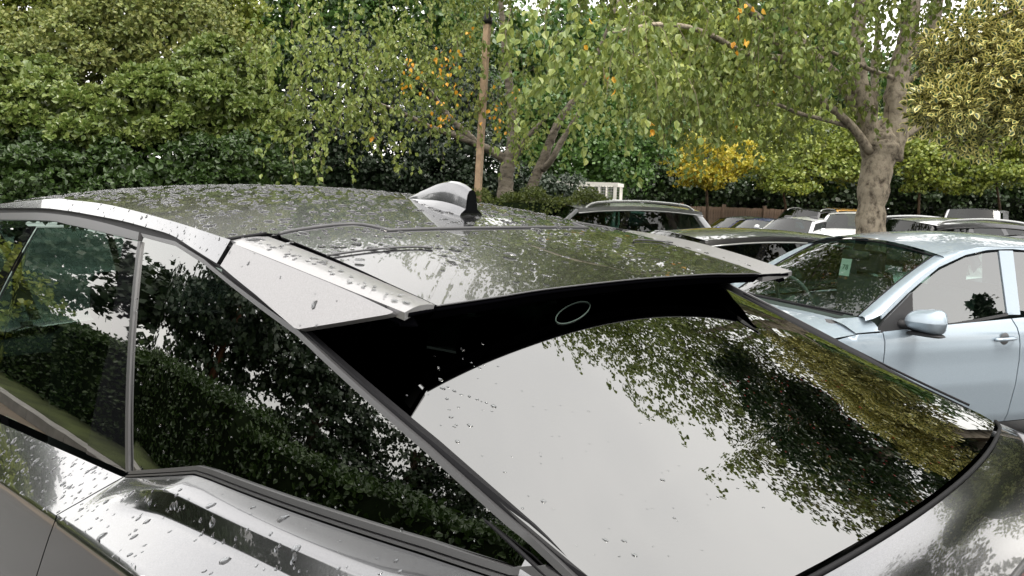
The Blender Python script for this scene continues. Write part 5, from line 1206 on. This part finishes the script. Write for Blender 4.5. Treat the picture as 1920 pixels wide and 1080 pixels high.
# ---------------------------------------------- shrub bank on the left
bush('clipped_hedge', 'long dark green laurel hedge along the left edge of the car park', [(-150, 330, 9.0, 170, 75, 110), (60, 325, 9.2, 170, 62, 110), (250, 325, 9.4, 170, 58, 110), (430, 322, 9.7, 160, 62, 110), (-380, 330, 8.8, 170, 80, 110), (-60, 375, 9, 200, 60, 80), (200, 378, 9.2, 200, 50, 80), (420, 378, 9.5, 180, 50, 80)], 'hedge_leaf', .062, 54000, 'hedge', clump=.22, base=ground_at(60, 9.2), far=False)
G3 = 'shrubs of the left bank'
bush('laurel_shrub', 'spreading laurel shrub with pale leaf rosettes leaning over the long hedge', [(235, 225, 9.6, 130, 55, 90), (310, 195, 9.9, 110, 60, 90), (170, 255, 9.3, 70, 36, 60)], 'laurel_leaf', .07, 24000, clump=.26, base=ground_at(240, 10.2), far=False, group=G3)
bush('laurel_shrub', 'dark laurel shrub at the outer end of the long hedge', [(60, 230, 9.8, 120, 70, 90), (-60, 230, 9.6, 110, 80, 90), (20, 160, 10.2, 110, 60, 90)], 'laurel_leaf', .07, 24000, clump=.28, base=ground_at(20, 10.4), far=False, group=G3)
bush('laurel_shrub', 'laurel shrub between the spreading laurel and the hanging birch twigs', [(430, 215, 10.2, 95, 70, 90), (400, 150, 10.8, 90, 60, 90), (500, 250, 10.4, 70, 60, 70)], 'laurel_leaf', .068, 20000, clump=.28, base=ground_at(440, 10.8), far=False, group=G3)
bush('hazel_shrub', 'tall olive-green hazel rising behind the laurel shrubs', [(150, 110, 11.5, 150, 80, 120), (300, 80, 12, 160, 100, 130), (220, 0, 12.2, 190, 90, 130), (120, -60, 12, 160, 70, 130), (300, -150, 12.4, 200, 80, 130)], 'olive_leaf', .062, 38000, clump=.32, base=ground_at(230, 12.5), far=False, group=G3)
bush('hazel_shrub', 'light green tree at the far left end of the bank', [(-30, 60, 12, 150, 110, 120), (-200, 80, 11.6, 180, 160, 130), (-40, -60, 12.6, 160, 70, 120), (0, -150, 12.6, 180, 70, 120)], 'maple_leaf', .07, 26000, 'tree', clump=.32, base=ground_at(-60, 12.8), far=False, group=G3)
bush('plum_tree', 'small red-leaved bush peeping out of the left bank', [(40, 40, 11.2, 26, 18, 20)], 'plum_leaf' if 'plum_leaf' in M else 'autumn_leaf', .06, 160, clump=.2, core=False, base=ground_at(40, 11.8)) if False else None
bush('cypress_tree', 'golden-tipped cypress in the gap between hazel and birch', [(430, 40, 13, 70, 70, 70), (440, 130, 13.2, 60, 60, 60), (420, -60, 13, 60, 80, 60)], 'maple_leaf', .07, 7000, 'tree', clump=.3, base=ground_at(435, 13.2))
bush('yew_hedge', 'almost black yew hedge behind the birch and the lamp post', [(560, 290, 14, 120, 110, 90), (720, 285, 14.2, 130, 100, 90), (850, 300, 14.6, 100, 85, 80), (640, 180, 14.6, 130, 110, 90), (820, 200, 15, 120, 100, 90), (520, 350, 14, 110, 50, 60), (640, 352, 14, 110, 50, 60), (760, 354, 14.2, 110, 50, 60), (880, 356, 14.6, 110, 50, 60), (990, 360, 15, 110, 45, 60)], 'yew_leaf', .07, 34000, 'hedge', clump=.35, base=ground_at(720, 14.3))
bush('yew_tree', 'dark yew tree rising behind the birch crown', [(600, 40, 16, 140, 120, 100), (760, 40, 16.5, 150, 110, 100), (500, 120, 15.5, 70, 110, 80), (620, -120, 16, 170, 110, 110), (800, -120, 16.5, 170, 110, 110), (470, -110, 15.5, 110, 110, 90), (560, -230, 16, 180, 90, 100), (740, -230, 16.5, 180, 90, 100)], 'wood_leaf', .10, 24000, 'tree', trunk=.18, clump=.5, base=ground_at(640, 16))
# low clipped hedge before the birch
def clipped(name, label, pts, half, h, m, n, leaf):
    """box hedge along a ground line"""
    root = tree_root(name, label, pts[0], 'hedge'); P = np.array(pts); seg = np.linalg.norm(np.diff(P, axis=0), axis=1); tot = seg.sum()
    u = rng.random(n)*tot; cs = np.concatenate([[0], np.cumsum(seg)]); X = np.stack([np.interp(u, cs, P[:, i]) for i in range(3)], 1)
    d = unit(P[-1]-P[0]); s = np.cross((0, 0, 1), d); a = rng.uniform(-1, 1, n); zc = rng.random(n)
    face = rng.random(n); top = face < .45; a = np.where(top, a, np.sign(a)); zc = np.where(top, 1., zc)
    bump = 1+.07*np.sin(u*5.1)+.05*np.sin(u*11+2)
    pos = X+(a*half*bump)[:, None]*s+((zc*h)*(1+.045*np.sin(u*7)+.03*np.sin(u*17)))[:, None]*np.array([0, 0, 1.])+rng.normal(0, .035, (n, 3))
    nor = np.where(top[:, None], np.array([0, 0, 1.]), np.sign(a)[:, None]*s)+rng.normal(0, .5, (n, 3))
    V, F = leaf_geo(pos, rdir(n), nor, leaf*rng.uniform(.6, 1.3, n)); me = fastmesh('foliage', V, F, M[m]); link('foliage', me, root, kind='stuff')
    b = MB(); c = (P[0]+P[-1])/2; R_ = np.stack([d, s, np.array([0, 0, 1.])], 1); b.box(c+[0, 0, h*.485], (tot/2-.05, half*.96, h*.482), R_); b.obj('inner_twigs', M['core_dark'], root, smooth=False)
    return root
hz_ = 1.646-.0
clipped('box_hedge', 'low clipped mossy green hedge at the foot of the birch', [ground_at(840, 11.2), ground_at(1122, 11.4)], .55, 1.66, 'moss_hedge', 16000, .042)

# ---------------------------------------------- woods beyond the car park
GW = 'trees beyond the fence'
def wood(label, blobs, m, leaf, n, base_px, D, trunk=.07, name='broadleaf_tree', clump=.6, core=True):
    return bush(name, label, blobs, m, leaf, n, 'tree', GW, trunk=trunk, clump=clump, base=ground_at(base_px, D), core=core)
wood('deep green shrubby tree right behind the caged truck', [(1090, 310, 24, 120, 75, 80), (1160, 260, 25, 120, 80, 90), (1010, 280, 24, 70, 90, 60)], 'wood_leaf', .13, 18000, 1100, 25)
wood('yellowing maple whose branches hang over the wooden fence', [(1318, 305, 27, 62, 36, 50), (1270, 285, 28, 50, 25, 40), (1345, 338, 27, 26, 24, 30), (1300, 330, 27.5, 36, 20, 30), (1385, 300, 28, 40, 28, 30)], 'yellow_leaf', .12, 8000, 1320, 29, core=False)
wood('light green maple left of the multi-stemmed trunk', [(1450, 300, 29, 80, 40, 60), (1540, 325, 29, 70, 26, 50), (1400, 265, 30, 90, 50, 60), (1530, 260, 30, 90, 50, 60), (1480, 345, 28, 50, 22, 40), (1590, 300, 29, 50, 40, 40)], 'maple_leaf', .14, 19000, 1480, 31, core=False)
wood('light green maple right of the multi-stemmed trunk', [(1725, 315, 28, 50, 42, 45), (1700, 270, 29, 70, 45, 50), (1760, 285, 28.5, 60, 40, 45)], 'maple_leaf', .14, 10000, 1720, 30, core=False)
wood('light green maple under the holly at the car park edge', [(1860, 320, 28, 80, 30, 50), (1930, 290, 28, 70, 40, 50), (1800, 340, 28, 50, 24, 30), (1870, 265, 29, 90, 40, 50)], 'maple_leaf', .14, 12000, 1880, 30, core=False)
wood('dark evergreen wood edge behind the yellowing maple', [(1280, 345, 34, 130, 55, 80), (1380, 300, 36, 150, 100, 90), (1200, 300, 35, 110, 90, 80)], 'dark_wood_leaf', .17, 15000, 1300, 36)
wood('dark evergreen wood edge behind the white hatchback', [(1520, 345, 34, 130, 58, 80), (1600, 300, 36, 150, 100, 90)], 'dark_wood_leaf', .17, 12000, 1560, 36)
wood('dark evergreen wood edge behind the silver van', [(1750, 345, 34, 140, 60, 80), (1880, 345, 34, 140, 62, 80), (1800, 290, 36, 170, 100, 90), (2050, 320, 34, 160, 90, 80)], 'dark_wood_leaf', .17, 16000, 1800, 36)
wood('tall pale green tree rising over the wood edge', [(1180, 190, 34, 130, 80, 90), (1320, 200, 36, 150, 80, 90), (1230, 90, 36, 170, 90, 100)], 'maple_leaf', .26, 16000, 1220, 37, trunk=.3)
wood('tall mid green tree behind the multi-stemmed crown', [(1480, 170, 38, 170, 100, 100), (1600, 200, 40, 140, 80, 90), (1420, 60, 38, 180, 100, 100)], 'wood_leaf', .28, 16000, 1500, 40, trunk=.3)
wood('tall mid green tree behind the holly', [(1780, 190, 38, 160, 100, 100), (1900, 150, 40, 170, 130, 100)], 'wood_leaf', .28, 14000, 1800, 40, trunk=.3)
wood('tall green tree behind the lamp post', [(980, 190, 26, 120, 110, 80), (880, 120, 27, 130, 120, 90), (1060, 110, 30, 110, 90, 80)], 'wood_leaf', .2, 15000, 960, 28, trunk=.25)

wood('low dark undergrowth along the foot of the wood', [(px_, 385, 37.5, 90, 50, 40) for px_ in range(880, 2120, 110)], 'dark_wood_leaf', .2, 20000, 1500, 38, trunk=.05, name='undergrowth_thicket')

# ---------------------------------------------- timber lamp post
mat('post_wood', (.40, .28, .18), .7, noise=(14, .75, 1.2), bump=(30, .3, .01))
mat('black_iron', (.012, .012, .013), .4, .3)
mat('lamp_glass', (.75, .75, .70), .3)
D3 = 10.8; pb = ground_at(884, D3); top = at(902, 52, D3); axis = top-pb; axis = np.array([axis[0]*.35, axis[1]*.35, axis[2]]); hgt = axis[2]
post = empty('lamp_post', tuple(pb), radians(20), 'square timber lamp post with a black cap beside the birch', 'lamp post')
b = MB(); b.box((0, 0, hgt/2), (.041, .041, hgt/2+.05)); o = b.obj('post', M['post_wood'], post, smooth=False); md = o.modifiers.new('b', 'BEVEL'); md.width = .008; md.segments = 2
post.rotation_euler = (0, radians(1.8), radians(20))
b = MB(); b.lathe((0, 0, hgt), (0, 0, 1), [(.0, -.03), (.068, -.03), (.068, .05), (.05, .07), (.03, .16), (0, .16)], 16); b.obj('post_cap', M['black_iron'], post)

# ---------------------------------------------- wooden fence
mat('fence_wood', (.20, .14, .10), .8, noise=(5, .65, 1.3), bump=(18, .4, .01))
def fence_run(label, pts, h, group):
    root = empty('wooden_fence', tuple(pts[0]), 0, label, 'fence', group, world_parts=True)
    bm_ = mesh('board', *(lambda b: (b.V, b.F))((lambda b: (b.box((0, 0, h/2), (.052, .009, h/2)), b)[1])(MB())), M['fence_wood'], False)
    pm_ = mesh('post', *(lambda b: (b.V, b.F))((lambda b: (b.box((0, 0, h/2+.05), (.06, .05, h/2+.06)), b)[1])(MB())), M['fence_wood'], False)
    rm_ = None
    A, B_ = np.array(pts[0]), np.array(pts[1]); L_ = np.linalg.norm(B_-A); d = (B_-A)/L_; an = math.atan2(d[1], d[0]); nb = int(L_/.112)
    for i in range(nb):
        p = A+d*(i+.5)*L_/nb; o = bpy.data.objects.new('board', bm_); COL.objects.link(o); o.parent = root; o.matrix_parent_inverse = PINV[root.name]
        o.location = p+np.array([0, 0, rnd.uniform(-.012, .012)]); o.rotation_euler = (0, rnd.uniform(-.006, .006), an)
    for i in range(int(L_/1.9)+1):
        p = A+d*min(i*1.9, L_)+np.array([-d[1], d[0], 0])*-.05; o = bpy.data.objects.new('post', pm_); COL.objects.link(o); o.parent = root; o.matrix_parent_inverse = PINV[root.name]; o.location = p; o.rotation_euler = (0, 0, an)
    for z in (.3, h*.82):
        b = MB(); b.tube([A+[0, 0, z]+np.array([-d[1], d[0], 0])*.03, B_+[0, 0, z]+np.array([-d[1], d[0], 0])*.03], .03, 4); b.obj('rail', M['fence_wood'], root, smooth=False)
    return root
fence_run('brown board fence behind the dark green car', [ground_at(1270, 31), ground_at(1470, 32.5)], 1.75, 'board fences before the wood')
fence_run('brown board fence between the off-roader and the white hatchback', [ground_at(1473, 32.6), ground_at(1640, 33.5)], 1.55, 'board fences before the wood')
fence_run('pale board fence right of the silver panel van', [ground_at(1850, 33), ground_at(2060, 32)], 1.45, 'board fences before the wood')

# ---------------------------------------------- white caged truck
mat('white_steel', (.74, .72, .66), .4)
mat('mesh_steel', (.30, .31, .29), .5, .3)
Dt = 17.; tb_ = ground_at(1128, Dt)
tk = empty('tipper_truck', tuple(tb_), math.atan2(HR[1], HR[0])+radians(-12), 'white tipper truck with a caged bed behind the low clipped hedge', 'truck')
zt_ = 1.646+(371-350)/FPX*Dt-tb_[2]
b = MB(); b.box((-.3, 0, .75), (1.25, .85, .06)); b.box((-.3, 0, .60), (1.5, .35, .10)); b.obj('bed', M['white_steel'], tk, smooth=False)
zlo, zhi = .85, zt_
for s in (-1, 1):
    for x in np.linspace(-1.35, .27, 6):
        w_ = .03 if abs(x-.27) < .01 or abs(x+1.35) < .01 else .022
        b = MB(); b.box((x, s*.82, (zlo+zhi)/2), (w_, .02, (zhi-zlo)/2)); b.obj('cage_post', M['white_steel'], tk, smooth=False)
    for z in (zlo, zhi):
        b = MB(); b.box((-.54, s*.822, z), (.86, .024, .035)); b.obj('cage_rail', M['white_steel'], tk, smooth=False)
    b = MB(); 
    for x in np.arange(-1.33, .27, .06): b.box((x, s*.81, (zlo+zhi)/2), (.004, .004, (zhi-zlo)/2))
    for z in np.arange(zlo, zhi, .06): b.box((-.54, s*.812, z), (.82, .004, .004))
    b.obj('wire_mesh', M['mesh_steel'], tk, smooth=False, kind='stuff')
for x in (-1.38, .30):
    for z in (zlo, zhi): b = MB(); b.box((x, 0, z), (.025, .84, .035)); b.obj('cage_rail', M['white_steel'], tk, smooth=False)
cs = []
for x, zt2, wd in ((.40, 1.30, .80), (.45, 1.58, .78), (.75, 1.62, .74), (1.02, 1.56, .72), (1.10, 1.46, .74), (1.55, .98, .84), (1.9, .85, .84), (1.98, .5, .82)):
    cs.append([(x, -wd, .45), (x, -wd*1.02, min(.9, zt2*.9)), (x, -wd*.96, zt2-.04), (x, -wd*.8, zt2), (x, wd*.8, zt2), (x, wd*.96, zt2-.04), (x, wd*1.02, min(.9, zt2*.9)), (x, wd, .45)])
b = MB(); b.grid(np.array(cs)); b.add(cs[0], [tuple(range(8))]); b.add(cs[-1], [tuple(range(8))]); b.obj('cab', M['white_paint'], tk, sharp=40)
b = MB(); b.grid([[(1.12+.40*t_, f*(.66+.08*t_), 1.45-.43*t_+.02) for f in (-1, -.5, 0, .5, 1)] for t_ in (0, .5, 1)]); b.obj('windscreen', M['dark_glass'], tk)
for s in (-1, 1):
    b = MB(); b.add([(.55, s*.80, 1.5), (.98, s*.78, 1.48), (1.35, s*.84, 1.02), (.55, s*.84, 1.02)], [(0, 1, 2, 3)]); b.obj('side_window', M['dark_glass'], tk, smooth=False)
    for x in (1.35, -1.0): wheel(tk, (x, s*.76, .33), .33, s)

# ---------------------------------------------- the side of the car park behind the camera (mirrored in the windows)
mat('grass', (.055, .07, .02), .9, noise=(3, .6, 1.6), bump=(25, .8, .03))
mat('kerb_stone', (.30, .29, .27), .8, noise=(6, .8, 1.15))
mat('path', (.15, .12, .09), .85, noise=(2.5, .8, 1.2), bump=(60, .3, .01))
b = MB(); b.box((-6, -12.0, .06), (30, 9.0, .062)); b.obj('grass_verge', M['grass'], kind='structure', smooth=False)
b = MB(); b.box((-6, -2.5, .002), (30, .33, .004)); b.obj('path', M['path'], kind='structure', smooth=False)
nk = 36
kroot = empty('kerb', (-6, -2.9, 0), 0, 'row of pale kerb stones along the grass verge', 'kerb')
km = mesh('kerb_stone', *(lambda b: (b.V, b.F))((lambda b: (b.box((0, 0, .065), (.452, .065, .068)), b)[1])(MB())), M['kerb_stone'], False)
for i in range(nk): o = bpy.data.objects.new('kerb_stone', km); COL.objects.link(o); o.parent = kroot; o.location = (-16+.915*i, 0, rnd.uniform(-.004, .004))
def wblob(az, dist, z, r, rz): return (az, dist, z, r, rz)
def wbush(name, label, blobs, m, leaf, n, cat='tree', trunk=.15, clump=.4, core=True, group=None, barkm='bark_brown', geo=leaf_far, spread=0.):
    """as bush(), blobs given as bearing (deg) and distance from the SUV's flank, height and radii in metres"""
    O = np.array([-.8, -.75, 0])
    bl = [(O+[d*cos(radians(a)), d*sin(radians(a)), z], r, rz_) for a, d, z, r, rz_ in blobs]
    c0 = bl[0][0]; base = np.array([c0[0], c0[1], 0.1]); root = tree_root(name, label, base, cat, group)
    LP, LD, LN, LS = [], [], [], []; area = sum(r*rz_ for _, r, rz_ in bl); cb = MB()
    for c, r, rz_ in bl:
        k = max(10, int(22*(r*rz_)**.5/clump)); q = rdir(k); cc = c+rng.uniform(.6, 1.05, (k, 1))*q*[r, r, rz_]; m_ = max(6, int(n*r*rz_/area/k))
        e = rdir(k*m_).reshape(k, m_, 3); rc = clump*rng.uniform(.5, 1.2, k); pos = cc[:, None]+rc[:, None, None]*e*[1.15+spread, 1.15+spread, .6]*rng.uniform(.2, 1, (k, m_, 1))**.6
        LP.append(pos.reshape(-1, 3)); LN.append((e+.5*q[:, None]+[0, 0, .4]+rng.normal(0, .4, e.shape)).reshape(-1, 3)); LD.append(unit(e.reshape(-1, 3)+rdir(k*m_)*.6)); LS.append(leaf*rng.uniform(.6, 1.3, k*m_))
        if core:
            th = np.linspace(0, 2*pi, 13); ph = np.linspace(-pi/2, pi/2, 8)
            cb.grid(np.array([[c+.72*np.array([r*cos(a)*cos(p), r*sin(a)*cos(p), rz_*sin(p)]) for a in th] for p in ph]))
    V, F = geo(*map(np.concatenate, (LP, LD, LN, LS)))
    keep = np.repeat(V.reshape(len(V)//(4 if geo is leaf_far else 6), -1, 3)[:, :, 2].min(1) > .05, 1)
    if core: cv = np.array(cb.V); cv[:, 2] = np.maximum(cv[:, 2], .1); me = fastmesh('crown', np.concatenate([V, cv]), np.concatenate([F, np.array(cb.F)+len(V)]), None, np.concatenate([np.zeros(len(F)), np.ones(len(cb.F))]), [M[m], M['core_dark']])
    else: me = fastmesh('crown', V, F, M[m])
    link('crown', me, root, kind='stuff')
    pts = [(spl([base-[0, 0, .1], (base+c0)/2+rng.normal(0, .15, 3)*[1, 1, 0], c0+[0, 0, .4]], 5), [trunk, trunk*.8, trunk*.45])]
    for c, r, rz_ in bl[1:]: pts.append(((c0*.5+base*.5)*.4+.6*c0, 0)) if False else pts.append((np.array([c0*.75+base*.25, (c+c0)/2+[0, 0, .1], c]), [trunk*.4, trunk*.25, trunk*.1]))
    limbs(root, pts, barkm, 'trunk', 8); return root
GB = 'trees behind the verge'
wbush('pine_tree', 'pine with a bare reddish trunk on the verge opposite the SUV', [(-147, 11, 2.9, 1.5, .8), (-152, 11, 2.5, 1.0, .7), (-141, 11.3, 2.4, 1.1, .8), (-145, 11, 3.3, 1.4, .5), (-151, 11.5, 3.2, 1.0, .5), (-137, 11.8, 2.7, 1.2, .7), (-148, 11, 1.5, 1.3, .6), (-155, 11, 2.5, .8, .6)], 'pine_leaf', .15, 15000, trunk=.17, clump=.38, core=False, group=GB, barkm='bark_pine')
wbush('cedar_tree', 'broad cedar with layered branches at the front end of the verge', [(-166.5, 13, 2.9, 1.5, .6), (-164.5, 12, 2.0, 1.2, .45), (-167.5, 13.5, 3.5, 1.2, .5), (-170, 13, 2.4, 1.6, 1.0), (-161, 12.5, 2.9, .9, .4)], 'pine_leaf', .14, 13000, trunk=.25, clump=.36, core=False, group=GB, spread=.5)
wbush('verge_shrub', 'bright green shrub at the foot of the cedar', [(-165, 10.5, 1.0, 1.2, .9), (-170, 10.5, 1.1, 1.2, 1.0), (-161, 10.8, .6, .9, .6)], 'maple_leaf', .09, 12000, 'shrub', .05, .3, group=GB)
def verge_hedge(label, x0, x1, y, h, m):
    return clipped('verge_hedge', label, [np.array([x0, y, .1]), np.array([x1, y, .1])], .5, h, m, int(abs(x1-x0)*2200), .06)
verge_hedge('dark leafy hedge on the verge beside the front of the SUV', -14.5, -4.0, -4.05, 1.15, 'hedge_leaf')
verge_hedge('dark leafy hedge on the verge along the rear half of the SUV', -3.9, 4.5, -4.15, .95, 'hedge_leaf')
wbush('conifer_tree', 'dark feathery conifer beside the pine on the verge', [(-131, 12, 1.9, 1.3, 1.5), (-127, 12.4, 1.6, 1.1, 1.4), (-131, 12, 3.4, .8, .8)], 'pine_leaf', .13, 12000, trunk=.2, clump=.34, core=False, group=GB, spread=.3)
wbush('conifer_tree', 'ragged conifer with gaps on the verge level with the SUV tail', [(-118, 13, 1.6, 1.2, 1.5), (-112, 13, 2.0, 1.3, 1.5), (-106, 12.5, 1.5, 1.4, 1.4), (-114, 13, 3.4, .8, .7)], 'pine_leaf', .13, 12000, trunk=.2, clump=.34, core=False, group=GB, spread=.3)

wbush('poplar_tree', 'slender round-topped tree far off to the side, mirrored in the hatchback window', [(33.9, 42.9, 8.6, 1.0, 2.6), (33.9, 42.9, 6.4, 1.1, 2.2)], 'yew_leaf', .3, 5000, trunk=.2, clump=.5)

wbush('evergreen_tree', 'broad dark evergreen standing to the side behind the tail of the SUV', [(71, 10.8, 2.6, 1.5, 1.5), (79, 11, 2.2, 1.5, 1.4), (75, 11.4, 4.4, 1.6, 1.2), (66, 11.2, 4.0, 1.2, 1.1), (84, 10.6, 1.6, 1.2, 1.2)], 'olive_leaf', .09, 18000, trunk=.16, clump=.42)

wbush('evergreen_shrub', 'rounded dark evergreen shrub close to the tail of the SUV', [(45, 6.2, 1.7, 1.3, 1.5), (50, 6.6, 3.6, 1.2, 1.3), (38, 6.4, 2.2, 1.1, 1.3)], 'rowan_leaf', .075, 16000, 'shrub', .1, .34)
